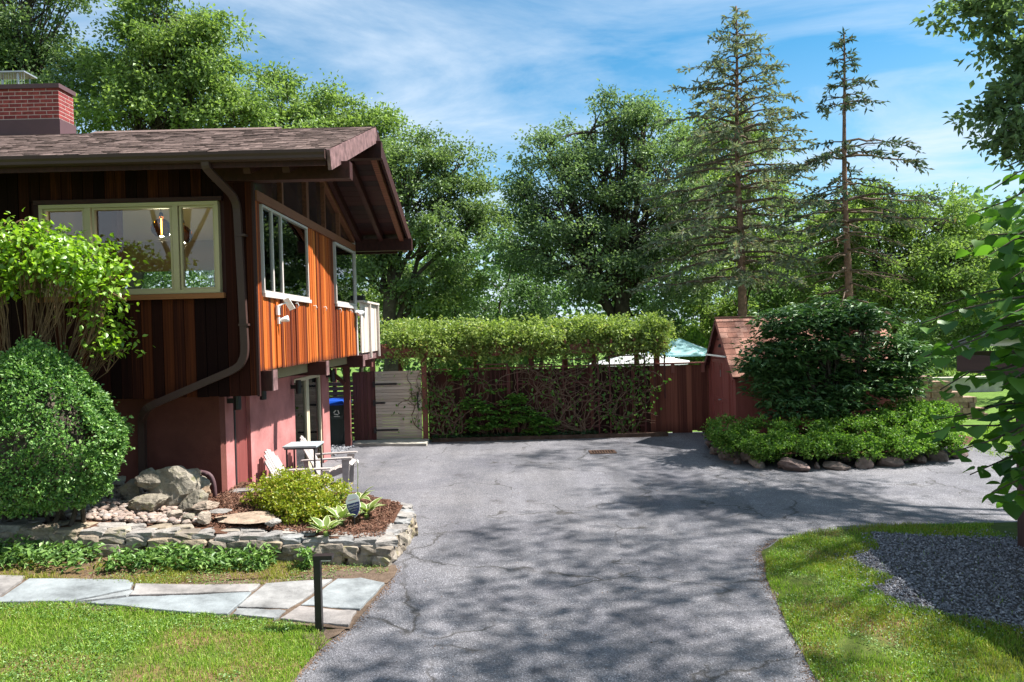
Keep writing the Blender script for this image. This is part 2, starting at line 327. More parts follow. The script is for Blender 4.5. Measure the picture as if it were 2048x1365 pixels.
# ground materials
def groundmat(name, stops, scale, bscale, bstr, rough=0.95, big=None):
    m, nt = newmat(name); gm = node(nt, 'NewGeometry')
    n = node(nt, 'TexNoise', i0=gm.outputs['Position'], Scale=scale, Detail=9.0, Roughness=0.7)
    cc = ramp(nt, n.outputs[0], stops)
    if big:
        nb = node(nt, 'TexNoise', i0=gm.outputs['Position'], Scale=big[0], Detail=4.0)
        cc = mixc(nt, ramp(nt, nb.outputs[0], [(big[2], g3(0)), (big[2] + 0.14, g3(1))]), cc, big[1])
    nb2 = node(nt, 'TexNoise', i0=gm.outputs['Position'], Scale=bscale, Detail=6.0, Roughness=0.7)
    finish(nt, cc, rough, 0.15, nb2.outputs[0], bstr, 0.03); return m
m_lawn = groundmat('lawn_soil_and_thatch', [(0.3, (0.045, 0.065, 0.014)), (0.55, (0.085, 0.115, 0.022)), (0.75, (0.14, 0.12, 0.045))], 9, 40, 0.6, big=(1.1, (0.17, 0.10, 0.055), 0.49))
m_field = groundmat('far_lawn', [(0.3, (0.07, 0.13, 0.02)), (0.6, (0.12, 0.20, 0.035)), (0.8, (0.17, 0.21, 0.05))], 3, 30, 0.8)
m_gravelbase = groundmat('gravel_fines', [(0.3, (0.07, 0.065, 0.065)), (0.7, (0.14, 0.13, 0.13))], 20, 60, 0.8)
m_strip = groundmat('dry_soil_strip', [(0.3, (0.11, 0.075, 0.03)), (0.55, (0.15, 0.095, 0.05)), (0.75, (0.17, 0.15, 0.05))], 10, 50, 0.8)
m_dirt = groundmat('bare_soil', [(0.3, (0.085, 0.058, 0.040)), (0.7, (0.175, 0.125, 0.09))], 12, 50, 0.7)
m_mulch = groundmat('mulch_bed', [(0.3, (0.065, 0.030, 0.019)), (0.7, (0.145, 0.072, 0.045))], 30, 60, 0.8)
def asphalt():
    m, nt = newmat('worn_asphalt'); gm = node(nt, 'NewGeometry'); P = gm.outputs['Position']
    v1 = node(nt, 'TexVoronoi', i0=P, Scale=88.0); v2 = node(nt, 'TexNoise', i0=P, Scale=150.0, Detail=3.0)
    sp = ramp(nt, v1.outputs['Color'], [(0.10, g3(0.085)), (0.45, g3(0.138)), (0.75, g3(0.180)), (0.97, g3(0.34))])
    n = node(nt, 'TexNoise', i0=P, Scale=0.55, Detail=7.0, Roughness=0.65)
    n2 = node(nt, 'TexNoise', i0=P, Scale=3.5, Detail=6.0, Roughness=0.7)
    cc = mixc(nt, 1.0, sp, ramp(nt, n.outputs[0], [(0.32, (0.74, 0.74, 0.80)), (0.5, (1.0, 1.0, 1.03)), (0.68, (1.22, 1.20, 1.20))]), 'MULTIPLY')
    cc = mixc(nt, 1.0, cc, ramp(nt, n2.outputs[0], [(0.3, g3(0.86)), (0.7, g3(1.10))]), 'MULTIPLY')
    mt = node(nt, 'Mapping', i0=P, Scale=(1.35, 0.12, 1)); n4 = node(nt, 'TexNoise', i0=mt.outputs[0], Scale=1.0, Detail=5.0, Roughness=0.6)
    cc = mixc(nt, 1.0, cc, ramp(nt, n4.outputs[0], [(0.35, g3(0.80)), (0.65, g3(1.14))]), 'MULTIPLY')
    n5 = node(nt, 'TexNoise', i0=P, Scale=1.3, Detail=4.0, Roughness=0.5); cc = mixc(nt, ramp(nt, n5.outputs[0], [(0.64, g3(0)), (0.70, g3(0.5))]), cc, (0.055, 0.05, 0.05))
    cc = mixc(nt, 1.0, cc, (1.03, 1.0, 1.04), 'MULTIPLY')
    mv = node(nt, 'Mapping', i0=P, Scale=(0.42, 0.42, 1)); nd = node(nt, 'TexNoise', i0=P, Scale=1.5, Detail=5.0)
    vm = node(nt, 'VectorMath', dict(operation='MULTIPLY_ADD'), i0=nd.outputs['Color'], i1=(0.5, 0.5, 0), i2=mv.outputs[0])
    ve = node(nt, 'TexVoronoi', dict(feature='DISTANCE_TO_EDGE'), i0=vm.outputs[0], Scale=1.0)
    crack = ramp(nt, ve.outputs['Distance'], [(0.0, g3(0.85)), (0.012, g3(0.0))])
    nb = node(nt, 'TexNoise', i0=P, Scale=0.7, Detail=2.0); crack = mth(nt, 'MULTIPLY', crack, ramp(nt, nb.outputs[0], [(0.44, g3(0)), (0.52, g3(1))]))
    cc = mixc(nt, crack, cc, (0.04, 0.035, 0.03))
    bh = mth(nt, 'SUBTRACT', mth(nt, 'ADD', v1.outputs['Distance'], mth(nt, 'MULTIPLY', v2.outputs[0], 0.5)), crack)
    finish(nt, cc, 0.78, 0.35, bh, 0.75, 0.012); return m
m_asphalt = asphalt()

# leaves
L_oak = leafmat('oak_leaf', (0.069, 0.118, 0.058), (0.224, 0.302, 0.118), 0.45, (0.33, 0.36, 0.19), clump=0.45, cscale=0.8)
L_oak2 = leafmat('yellow_green_leaf', (0.090, 0.157, 0.050), (0.286, 0.375, 0.112), 0.48, (0.38, 0.42, 0.20), clump=0.45, cscale=0.8)
L_dark = leafmat('dark_tree_leaf', (0.078, 0.132, 0.078), (0.235, 0.320, 0.150), 0.47, (0.33, 0.38, 0.20), clump=0.45, cscale=0.8)
L_wood = leafmat('woodland_leaf', (0.060, 0.120, 0.060), (0.185, 0.285, 0.115), 0.45, (0.30, 0.38, 0.18), clump=0.45, cscale=0.35)
L_vine = leafmat('vine_leaf', (0.110, 0.180, 0.040), (0.380, 0.450, 0.130), 0.45, (0.50, 0.30, 0.18), clump=0.25, cscale=1.8)
L_ivy = leafmat('shade_vine_leaf', (0.055, 0.150, 0.028), (0.170, 0.330, 0.055), 0.35)
L_ivydk = leafmat('ground_ivy_leaf', (0.012, 0.038, 0.014), (0.045, 0.085, 0.035), 0.3)
L_lilac = leafmat('lilac_leaf', (0.120, 0.240, 0.016), (0.330, 0.500, 0.035), 0.5, gloss=0.12)
L_box = leafmat('boxwood_leaf', (0.045, 0.125, 0.030), (0.215, 0.390, 0.085), 0.32, (0.32, 0.44, 0.17), gloss=0.08)
L_spirea = leafmat('golden_shrub_leaf', (0.17, 0.235, 0.014), (0.40, 0.42, 0.035), 0.42, (0.45, 0.33, 0.09))
L_hosta = leafmat('hosta_leaf', (0.12, 0.19, 0.045), (0.22, 0.29, 0.07), 0.4)
m_hostaedge = simple('hosta_leaf_edge', (0.58, 0.60, 0.34), 0.6, 0.3, 0.1, 9, 0.05)
L_pach = leafmat('groundcover_leaf', (0.060, 0.132, 0.029), (0.180, 0.306, 0.072), 0.35, (0.312, 0.432, 0.144))
L_hedge = leafmat('island_hedge_leaf', (0.055, 0.140, 0.020), (0.205, 0.355, 0.050), 0.42, (0.30, 0.42, 0.09))
L_dog = leafmat('dark_shrub_leaf', (0.030, 0.082, 0.030), (0.110, 0.205, 0.062), 0.3, gloss=0.12)
L_redbud = leafmat('redbud_leaf', (0.038, 0.105, 0.016), (0.100, 0.215, 0.026), 0.5, gloss=0.07)
L_spr1 = leafmat('blue_spruce_needles', (0.125, 0.150, 0.115), (0.280, 0.310, 0.225), 0.3, (0.27, 0.21, 0.15), gloss=0.02)
L_spr2 = leafmat('dark_spruce_needles', (0.045, 0.070, 0.060), (0.125, 0.160, 0.120), 0.25, (0.17, 0.13, 0.09), gloss=0.02)
L_con = leafmat('conifer_scale_leaf', (0.052, 0.130, 0.016), (0.169, 0.286, 0.036), 0.3)
L_grass = leafmat('grass_blade', (0.110, 0.210, 0.020), (0.330, 0.490, 0.060), 0.42, (0.48, 0.46, 0.17), gloss=0.04)
L_grassy = leafmat('dry_grass_blade', (0.154, 0.198, 0.022), (0.396, 0.396, 0.066), 0.4, (0.462, 0.363, 0.176), gloss=0.03)
L_meadow = leafmat('meadow_plant', (0.10, 0.17, 0.03), (0.26, 0.33, 0.08), 0.4)
# ================================================================== SETTING
def vnoise(x, y, seed=0):
    x = np.asarray(x, float); y = np.asarray(y, float); xi = np.floor(x).astype(int); yi = np.floor(y).astype(int); fx, fy = x - xi, y - yi
    fx = fx * fx * (3 - 2 * fx); fy = fy * fy * (3 - 2 * fy)
    def h(a, b):
        v = np.sin(a * 127.1 + b * 311.7 + seed * 74.7) * 43758.5453; return v - np.floor(v)
    return (h(xi, yi) * (1 - fx) + h(xi + 1, yi) * fx) * (1 - fy) + (h(xi, yi + 1) * (1 - fx) + h(xi + 1, yi + 1) * fx) * fy
def ragged(poly, step=0.12, amp=0.04, seed=1):
    rs = np.random.default_rng(seed); out = []
    for i in range(len(poly)):
        a, b = Vector(poly[i][:2]), Vector(poly[(i + 1) % len(poly)][:2]); n = max(1, int((b - a).length / step)); nrm = Vector((b.y - a.y, a.x - b.x)).normalized()
        for k in range(n):
            p = a.lerp(b, k / n) + nrm * float(rs.normal(0, amp)) * (1 if n > 2 else 0); out.append((p.x, p.y))
    return out
def inside(poly, X, Y):
    X = np.asarray(X); Y = np.asarray(Y); r = np.zeros(X.shape, bool); n = len(poly)
    for i in range(n):
        x0, y0 = poly[i][:2]; x1, y1 = poly[(i + 1) % n][:2]
        c = ((y0 > Y) != (y1 > Y)) & (X < (x1 - x0) * (Y - y0) / (y1 - y0 + 1e-12) + x0); r ^= c
    return r
def sheet(name, poly, z, mat, kind='structure', parent=None, thick=0.0):
    bm = bmesh.new(); vs_ = [bm.verts.new((p[0], p[1], z(p[0], p[1]) if callable(z) else z)) for p in poly]
    f = bm.faces.new(vs_); bmesh.ops.triangulate(bm, faces=[f], ngon_method='EAR_CLIP')
    bmesh.ops.recalc_face_normals(bm, faces=bm.faces)
    if sum(f.normal.z for f in bm.faces) < 0: bmesh.ops.reverse_faces(bm, faces=bm.faces)
    me = bpy.data.meshes.new(name); bm.to_mesh(me); bm.free(); me.materials.append(mat)
    o = bpy.data.objects.new(name, me); put(o, parent)
    if kind: o['kind'] = kind
    return o
def grid_sheet(name, poly, zf, mat, step=0.15, kind='structure'):
    xs = [p[0] for p in poly]; ys = [p[1] for p in poly]
    gx = np.arange(min(xs), max(xs) + step, step); gy = np.arange(min(ys), max(ys) + step, step)
    X, Y = np.meshgrid(gx, gy); Z = np.vectorize(zf)(X, Y); nx = len(gx)
    V = np.stack([X, Y, Z], -1).reshape(-1, 3); i, j = np.meshgrid(np.arange(len(gy) - 1), np.arange(nx - 1), indexing='ij')
    Fa = np.stack([i * nx + j, i * nx + j + 1, (i + 1) * nx + j + 1, (i + 1) * nx + j], -1).reshape(-1, 4)
    c = V[Fa].mean(1); Fa = Fa[inside(poly, c[:, 0], c[:, 1])]
    used = np.unique(Fa); mp_ = -np.ones(len(V), int); mp_[used] = np.arange(len(used))
    me = fastmesh(name, V[used], [mp_[Fa]], mat, True); o = bpy.data.objects.new(name, me); put(o, None); o['kind'] = kind
    return o
def G2(*pts, z=0.0): return [tuple(gnd(x, y, z)[:2]) for x, y in pts]
def GL2(*pts): return [tuple(gl(x, y)[:2]) for x, y in pts]

ground = sheet('ground', [(-300, -60), (300, -60), (300, 500), (-300, 500)], -0.03, m_field)
drive_poly = ([(-2.6, -6), (-2.6, 9.0), (-2.6, 11.0), (-4.2, 11.2), (-4.2, 17.6), (-4.3, 18.6), (-4.1, 19.3), (5.4, 19.3), (6.5, 17.5), (9, 16.5)]
              + [(13, 15.6), (24, 15.0), (24, 10.4), (9, 9.75)] + [(9, 9.4), (3.6, 9.2), (3.6, -6)])
drive = sheet('driveway', ragged(drive_poly, 0.15, 0.018, 3), 0.0, m_asphalt)

# rising lawn on the left with the strip between path and garden wall
left_poly = [(-1.9, 2.0)] + GL2((578, 1362), (640, 1290), (690, 1262)) + [(-1.52, 7.6), (-1.42, 8.2), (-1.45, 8.95), (-2.2, 9.0), (-9.5, 9.2), (-9.5, 2.0)]
EDGE = ([-6.0, 2.0, 5.6, 6.0, 6.6, 7.0, 7.6, 8.2, 8.75, 9.0], [-1.95, -1.95, -1.93, -1.88, -1.76, -1.64, -1.54, -1.46, -1.46, -1.62])
def ruled(name, ys, xl, zoff, mat, rag=.03):
    V, Fa = [], []; nx = 40
    for i, y in enumerate(ys):
        xr = float(np.interp(y, *EDGE)) + rag * (float(vnoise(y * 4.1, 3.3, 2)) - .5) * 2 + rag * (float(vnoise(y * 11.1, 7.3, 4)) - .5)
        for k in range(nx + 1): x = xl + (xr - xl) * k / nx; V.append((x, y, zg(x, y) + zoff))
        V.append((xr + .01, y, -.002))
        if i: b = (i - 1) * (nx + 2); Fa += [(b + k, b + k + 1, b + nx + 3 + k, b + nx + 2 + k) for k in range(nx + 1)]
    o = bpy.data.objects.new(name, fastmesh(name, V, [Fa], mat, True)); put(o, None); o['kind'] = 'structure'; return o
left_lawn = ruled('lawn', np.arange(2.0, 8.96, .05), -9.5, .012, m_lawn)
dirt_patch = sheet('dirt_patch', ragged(GL2((560, 1158), (640, 1150), (700, 1140), (795, 1134), (792, 1150), (772, 1171), (722, 1160)), .07, .02, 12), lambda x, y: zg(x, y) + .020, m_dirt)
bare_strip = sheet('bare_strip', ragged(GL2((-60, 1152), (300, 1168), (560, 1158), (640, 1148), (700, 1138), (640, 1112), (560, 1100), (300, 1092), (-60, 1090)), .1, .03, 15), lambda x, y: zg(x, y) + .016, m_strip)
dirt_patch2 = sheet('dirt_patch', ragged(GL2((600, 1278), (648, 1262), (694, 1262), (655, 1286), (630, 1305)), .05, .015, 13), lambda x, y: zg(x, y) + .020, m_dirt)
REDGE = ([3.0, 5.72, 6.5, 8.16, 9.0, 9.47, 9.7, 9.85, 9.95], [2.40, 2.42, 2.6, 2.88, 3.1, 3.51, 4.0, 4.6, 5.2])
V, Fa = [], []; nx = 30; ys = np.arange(3.0, 9.96, .05)
for i, y in enumerate(ys):
    xl = float(np.interp(y, *REDGE)) + .05 * (float(vnoise(y * 4.1, 3.3, 12)) - .5) + .04 * (float(vnoise(y * 13.1, 7.3, 14)) - .5); V.append((xl - .012, y, -.002))
    V += [(xl + (9 - xl) * k / nx, y, .010) for k in range(nx + 1)]
    if i: b = (i - 1) * (nx + 2); Fa += [(b + k, b + k + 1, b + nx + 3 + k, b + nx + 2 + k) for k in range(nx + 1)]
right_lawn = put(bpy.data.objects.new('lawn', fastmesh('lawn', V, [Fa], m_lawn, True)), None); right_lawn['kind'] = 'structure'
gravel_poly = G2((1740, 1068), (1850, 1076), (1990, 1078), (2060, 1085)) + [(8.5, 8.9), (8.5, 6.0), (5.2, 6.0)] + G2((2048, 1262), (1930, 1240), (1800, 1210), (1745, 1180), (1790, 1160), (1735, 1140), (1700, 1120), (1760, 1100))
gravel_bed = sheet('gravel_bed', ragged(gravel_poly, 0.12, 0.05, 8), 0.016, m_gravelbase)

# garden bed behind the stone wall
bed_poly = [(-9.5, 8.45), (-5.0, 8.55), (-4.0, 8.70), (-2.2, 8.95), (-1.75, 9.0), (-1.58, 9.8), (-1.60, 10.5), (-1.9, 10.95), (-2.6, 11.25), (-4.3, 11.3), (-4.3, 10.5), (-9.5, 10.5)]
bed = grid_sheet('garden_bed', bed_poly, lambda x, y: zbed(x, y) + 0.03 * float(vnoise(x * 3, y * 3, 4)), m_mulch, 0.08)

# ---- bluestone path: every flagstone its own slab
path = sheet('path', ragged(GL2((-40, 1157), (300, 1172), (600, 1160), (725, 1160), (774, 1172), (700, 1262), (560, 1250), (300, 1228), (-40, 1216)), 0.3, 0.0), lambda x, y: zg(x, y) + 0.018, m_dirt)
flags = [[(-40, 1158), (50, 1160), (43, 1169), (2, 1199), (-40, 1202)], [(57, 1166), (150, 1166), (252, 1168), (268, 1174), (260, 1186), (196, 1200), (133, 1211), (-36, 1213), (4, 1203)],
         [(266, 1189), (254, 1200), (200, 1207), (150, 1213), (200, 1203)], [(275, 1176), (400, 1178), (522, 1176), (505, 1191), (340, 1197), (258, 1199)],
         [(254, 1203), (340, 1200), (503, 1194), (460, 1237), (380, 1234), (276, 1224), (170, 1215)], [(530, 1175), (600, 1170), (667, 1165), (578, 1226), (528, 1224), (476, 1222)],
         [(472, 1226), (528, 1228), (573, 1230), (552, 1246), (465, 1238)], [(675, 1165), (722, 1163), (770, 1173), (745, 1200), (717, 1226), (660, 1224), (604, 1217)], [(600, 1221), (660, 1228), (714, 1230), (697, 1259), (640, 1256), (560, 1246)]]
for k, f in enumerate(flags):
    P = [gl(x, y) for x, y in f]; c = sum(P, Vector()) / len(P); mb = MB()
    P = [c + (p - c) * 0.992 for p in P]; rs = np.random.default_rng(k); Q = []
    for i in range(len(P)):
        a, b = P[i], P[(i + 1) % len(P)]
        for t in (0, 0.35, 0.7):
            q = a.lerp(b, t + (rs.random() - .5) * .1); Q.append(q + Vector((rs.normal(0, .008), rs.normal(0, .008), 0)) * (t > 0))
    top = [Vector((q.x, q.y, zg(q.x, q.y) + 0.042)) for q in Q]
    n = len(top); ins = [c.lerp(q, 0.985) for q in top]
    for q in ins: q.z = zg(q.x, q.y) + 0.048
    V = [q - Vector((0, 0, .035)) for q in top] + top + ins
    mb.add(V, [(i, (i + 1) % n, n + (i + 1) % n, n + i) for i in range(n)] + [(n + i, n + (i + 1) % n, 2 * n + (i + 1) % n, 2 * n + i) for i in range(n)] + [tuple(range(2 * n, 3 * n))])
    mb.build('flagstone', m_flag, path)

# ---- drive fittings
kerb = MB().prism([gnd(705, 893), gnd(715, 887) , (-4.0, 19.25, 0), (-2.1, 19.0, 0), gnd(853, 893)], (0, 0, 0.07)).build('concrete_threshold', m_concrete)
tag(kerb, 'mossy low concrete sill under the whitewashed gate', 'threshold')
dg = thing('storm_drain', 'rusty iron storm drain grate set in the asphalt', 'drain', gnd(1205, 905))
c = gnd(1205, 905)
MB().box(c.x - .26, c.x + .26, c.y - .17, c.y + .17, -0.02, 0.004).build('pit', m_hole, dg)
for i in range(9): piece('grate_bar', dg, c.x - .25 + i * .0625 - .016, c.x - .25 + i * .0625 + .016, c.y - .17, c.y + .17, 0.004, 0.016, m_rust)
fr = MB()
for a in ((-.30, .30, -.22, -.17), (-.30, .30, .17, .22), (-.30, -.26, -.17, .17), (.26, .30, -.17, .17)): fr.box(c.x + a[0], c.x + a[1], c.y + a[2], c.y + a[3], 0.002, 0.018)
fr.build('grate_frame', m_rust, dg)

# ================================================================== HOUSE
XS, YF, YB, XB, YBF = -3.40, 9.86, 16.28, -4.15, 10.40      # gable plane, front, back, basement side plane, basement front
XR, YE, YRG, YBE = -2.20, 9.20, 12.58, 17.0                  # rake, front eave, ridge, back eave
ZE, ZR, ZBE = 5.20, 6.42, 5.02                               # roof top heights
XL = -11.5
house = thing('house', 'cedar sided house with red timbers and brown shingle roof over a rose stucco basement', 'house', (-7, 12.5, 0))
def hz(Y, off=0.0):                                          # roof top height
    return (ZE + (ZR - ZE) * (Y - YE) / (YRG - YE) if Y < YRG else ZR + (ZBE - ZR) * (Y - YRG) / (YBE - YRG)) + off
# structural shell behind the boards (with window openings)
FW = (-6.25, -3.85, 3.46, 4.69)                              # front window x0 x1 z0 z1
GW = [(10.12, 12.42, 3.46, 4.69), (14.40, 16.20, 3.47, 4.69)]
front = MB()
for a in ((XL, FW[0], 2.07, 5.30), (FW[1], XS - .03, 2.07, 5.30), (FW[0], FW[1], 2.07, FW[2]), (FW[0], FW[1], FW[3], 5.30)): front.box(a[0], a[1], YF + .03, YF + .16, a[2], a[3])
front.build('front_wall', m_redwood, house)
side = MB()
for a in ((YF + .16, GW[0][0], 2.4, 4.80), (GW[0][1], GW[1][0], 2.4, 4.80), (GW[1][1], YB, 2.4, 4.80), (GW[0][0], GW[0][1], 2.4, 3.46), (GW[1][0], GW[1][1], 2.4, 3.47), (GW[0][0], GW[0][1], 4.69, 4.80), (GW[1][0], GW[1][1], 4.69, 4.80)):
    side.box(XS - .16, XS - .03, a[0], a[1], a[2], a[3])
side.build('gable_wall', m_redwood, house)
back = MB()
for a in ((XL, XS - .16, 2.4, 3.0), (XL, XS - .16, 4.36, 5.05), (XL, -8.6, 3.0, 4.36), (-4.3, XS - .16, 3.0, 4.36), (-5.75, -5.65, 3.0, 4.36)): back.box(a[0], a[1], YB - .15, YB, a[2], a[3])
back.build('back_wall', m_room, house)
MB().box(XL, XL + .12, YF + .16, YB - .15, 2.4, 6.2).build('end_wall', m_room, house)
MB().box(XL, XS - .16, YF + .16, YB - .15, 2.2, 2.4).build('floor', m_room, house)
# room ceiling under the roof, with one dark beam
MB().prism([(XL, YF + .16, hz(YF, -.28)), (XL, YRG, hz(YRG, -.28)), (XL, YB, hz(YB, -.28)), (XL, YB, hz(YB, -.24)), (XL, YRG, hz(YRG, -.24)), (XL, YF + .16, hz(YF, -.24))], (XS - .17 - XL, 0, 0)).build('ceiling', m_ceil, house)
piece('ceiling_beam', house, -9, XS - .2, 13.9, 14.05, 5.35, 5.52, m_redwood)
piece('room_post', house, -7.25, -6.9, 13.0, 13.2, 2.4, 5.9, m_redwood)
piece('room_partition', house, XL, -7.3, 13.2, 13.3, 2.4, 5.6, m_room)

# siding boards
rs = np.random.default_rng(5)
x = XS; i = 0
while x > -8.3:
    w = 0.145 if i else 0.10; x1 = x; x0 = x - w + .007; d = rs.uniform(0, .010)
    ov = (x0 < FW[1] + .05 and x1 > FW[0] - .05)
    if ov:
        piece('siding_board', house, x0, x1, YF - .012 - d, YF + .028, 2.05 + rs.uniform(-.004, .004), FW[2] - .05, m_shadecedar); piece('siding_board', house, x0, x1, YF - .012 - d, YF + .028, FW[3] + .05, 5.25, m_shadecedar)
    else: piece('siding_board', house, x0, x1, YF - .012 - d, YF + .028, 2.05 + rs.uniform(-.004, .004), 5.25, m_shadecedar)
    x -= w; i += 1
y = YF + .03
while y < YB:
    w = rs.choice([0.07, 0.10, 0.12, 0.09]); y0 = y; y1 = min(y + w - .008, YB); d = rs.uniform(0, .022); zb = 2.38 + rs.uniform(-.006, .006)
    hit = [g for g in GW if y1 > g[0] - .05 and y0 < g[1] + .05]
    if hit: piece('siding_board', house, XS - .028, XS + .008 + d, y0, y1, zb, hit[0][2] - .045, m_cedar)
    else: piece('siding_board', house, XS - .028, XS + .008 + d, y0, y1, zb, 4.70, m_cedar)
    y += w
piece('corner_board', house, XS - .004, XS + .03, YF - .03, YF + .026, 2.04, 4.95, m_redwood)
piece('corner_board', house, XS - .10, XS + .035, YB + .001, YB + .10, 2.30, 4.95, m_wframe)
piece('band_board', house, XS - .03, XS + .055, YF + .03, YB - .002, 4.705, 4.84, m_band)

# windows: a frame, its panes
def window(axis, a0, a1, z0, z1, plane, mulls, fm, fw=.05, dep=.07, glassm=m_glass, name='window'):
    """axis 'x': window in a wall facing the camera; 'y': in the gable wall"""
    hd = holder(name, house, ((a0 + a1) / 2, plane, z0) if axis == 'x' else (plane, (a0 + a1) / 2, z0))
    def bx(u0, u1, w0, w1, n, d0, d1, m):
        if axis == 'x': return piece(n, hd, u0, u1, plane - d1, plane - d0, w0, w1, m)
        if n == 'pane': d0, d1 = -.004, .0
        return piece(n, hd, plane + d0, plane + d1, u0, u1, w0, w1, m)
    bx(a0 + .002, a1 - .002, z1 - fw, z1, 'frame_head', -.06, dep - .02, fm); bx(a0 + .002, a1 - .002, z0, z0 + fw, 'frame_sill', -.06, dep - .02, fm)
    cuts = [a0] + mulls + [a1]
    for k, c_ in enumerate(cuts):
        h = fw if k in (0, len(cuts) - 1) else fw * .75
        bx(max(c_ - h, a0), min(c_ + h, a1), z0 + fw + .001, z1 - fw - .001, 'frame_stile', -.06, dep - .023, fm)
    for p, q in zip(cuts[:-1], cuts[1:]):
        s = .028 if axis == 'x' else .018
        for u0, u1, w0, w1 in ((p + fw, q - fw, z1 - fw - s, z1 - fw - .002), (p + fw, q - fw, z0 + fw + .002, z0 + fw + s), (p + fw, p + fw + s, z0 + fw + s, z1 - fw - s), (q - fw - s, q - fw, z0 + fw + s, z1 - fw - s)):
            bx(u0, u1, w0, w1, 'sash', -.04, dep - .045, fm)
        bx(p + .01, q - .01, z0 + .01, z1 - .01, 'pane', -.030, -.024, glassm)
    return hd
w1 = window('x', FW[0], FW[1], FW[2], FW[3], YF - .01, [-5.60, -4.43], m_frame)
w1['label'] = 'three part front window with taupe frame'
piece('sill', w1, FW[0] - .06, FW[1] + .06, YF - .09, YF - .02, 3.385, 3.455, m_sill)
piece('head_trim', w1, FW[0] - .06, FW[1] + .06, YF - .075, YF - .02, 4.695, 4.75, m_redwood)
w2 = window('y', GW[0][0], GW[0][1], GW[0][2], GW[0][3], XS + .02, [10.55, 10.98], m_wframe, .034, .045)
piece('sill', w2, XS + .02, XS + .065, GW[0][0] - .04, GW[0][1] + .04, 3.40, 3.455, m_wframe)
w3 = window('y', GW[1][0], GW[1][1], GW[1][2], GW[1][3], XS + .02, [], m_wframe, .05, .045)
piece('sill', w3, XS + .02, XS + .065, GW[1][0] - .04, GW[1][1] + .04, 3.41, 3.465, m_wframe)
# clerestory glazing between band and roof
clr = holder('clerestory', house, (XS, 12.5, 4.84)); yy = [YF + .02, 11.12, 12.52, 13.72, 14.9, YB]
for a, b in zip(yy[:-1], yy[1:]):
    P = [(XS - .05, a + .02, 4.842), (XS - .05, b - .02, 4.842), (XS - .05, b - .02, hz(b - .02, -.24))] + ([(XS - .05, YRG, hz(YRG, -.24))] if a < YRG < b else []) + [(XS - .05, a + .02, hz(a + .02, -.24))]
    MB().prism(P, (.006, 0, 0)).build('pane', m_dglass, clr)
for k, a in enumerate(yy[1:-1]):
    w = .075 if k == 1 else .035; piece('mullion', clr, XS - .08, XS + .03, a - w, a + w, 4.842, hz(a, -.27), m_band)
mb = MB(); mb.bar((XS + .0, YF + .05, hz(YF + .05, -.30)), (XS, YRG, hz(YRG, -.30)), .09, .12); mb.build('rake_trim', m_redwood, clr)
mb = MB(); mb.bar((XS + .0, YB, hz(YB, -.30)), (XS, YRG + .05, hz(YRG + .05, -.30)), .09, .12); mb.build('rake_trim', m_band, clr)

# roof
roof = holder('roof', house, (-7, YRG, 5.0))
def slab(y0, y1, o0, o1, x0, x1, name, mat, par=roof):
    return MB().prism([(x0, y0, hz(y0, o0)), (x0, y1, hz(y1, o0)), (x0, y1, hz(y1, o1)), (x0, y0, hz(y0, o1))], (x1 - x0, 0, 0)).build(name, mat, par)
slab(YE, YRG, -.10, -.012, XL, XR, 'front_deck', m_soffit); slab(YRG + .002, YBE, -.10, -.012, XL, XR, 'back_deck', m_soffit)
# soffit planks under the overhang, boards running along the eaves
for (ya, yb) in ((YE + .1, YRG), (YRG, YBE)):
    n = max(1, int(abs(yb - ya) / .19)); ang = math.atan2(hz(yb) - hz(ya), yb - ya)
    for k in range(n):
        a = ya + (yb - ya) * (k + .5) / n; L_ = (yb - ya) / n / math.cos(ang)
        o = piece('soffit_plank', roof, XS - .3, XR - .03, a - L_ / 2 + .003, a + L_ / 2 - .003, hz(a, -.125), hz(a, -.106), m_soffit); o.rotation_euler = (ang, 0, 0)
# rafters in the overhang and the rake boards
for xx in (-2.78, -3.28):
    for a, b in ((YE + .12, YRG - .08), (YRG + .08, YBE - .05)):
        MB().bar((xx, a, hz(a, -.22)), (xx, b, hz(b, -.22)), .09, .17).build('rafter', m_redwood, roof)
MB().bar((XR + .015, YE - .03, hz(YE, -.15)), (XR + .015, YRG, hz(YRG, -.145)), .045, .25).build('rake_board', m_fascia, roof)
MB().bar((XR + .015, YBE, hz(YBE, -.14)), (XR + .015, YRG + .002, hz(YRG, -.145)), .045, .24).build('rake_board', m_redwood, roof)
MB().bar((XR - .12, YBE - .03, hz(YBE, -.22)), (XR - .12, YRG + .1, hz(YRG + .1, -.22)), .10, .16).build('rafter', m_band, roof)
for a, z0, z1, x1 in ((YF - .02, 4.94, 5.17, -2.05), (YRG, 5.86, 6.15, -2.08), (YB + .16, 4.71, 4.97, -2.10)):
    piece('roof_beam', roof, XS - .5, x1, a - .09, a + .09, z0, z1, m_redwood)
piece('roof_beam', roof, XS - .5, -2.5, YBE - .13, YBE - .02, 4.70, 4.84, m_redwood)
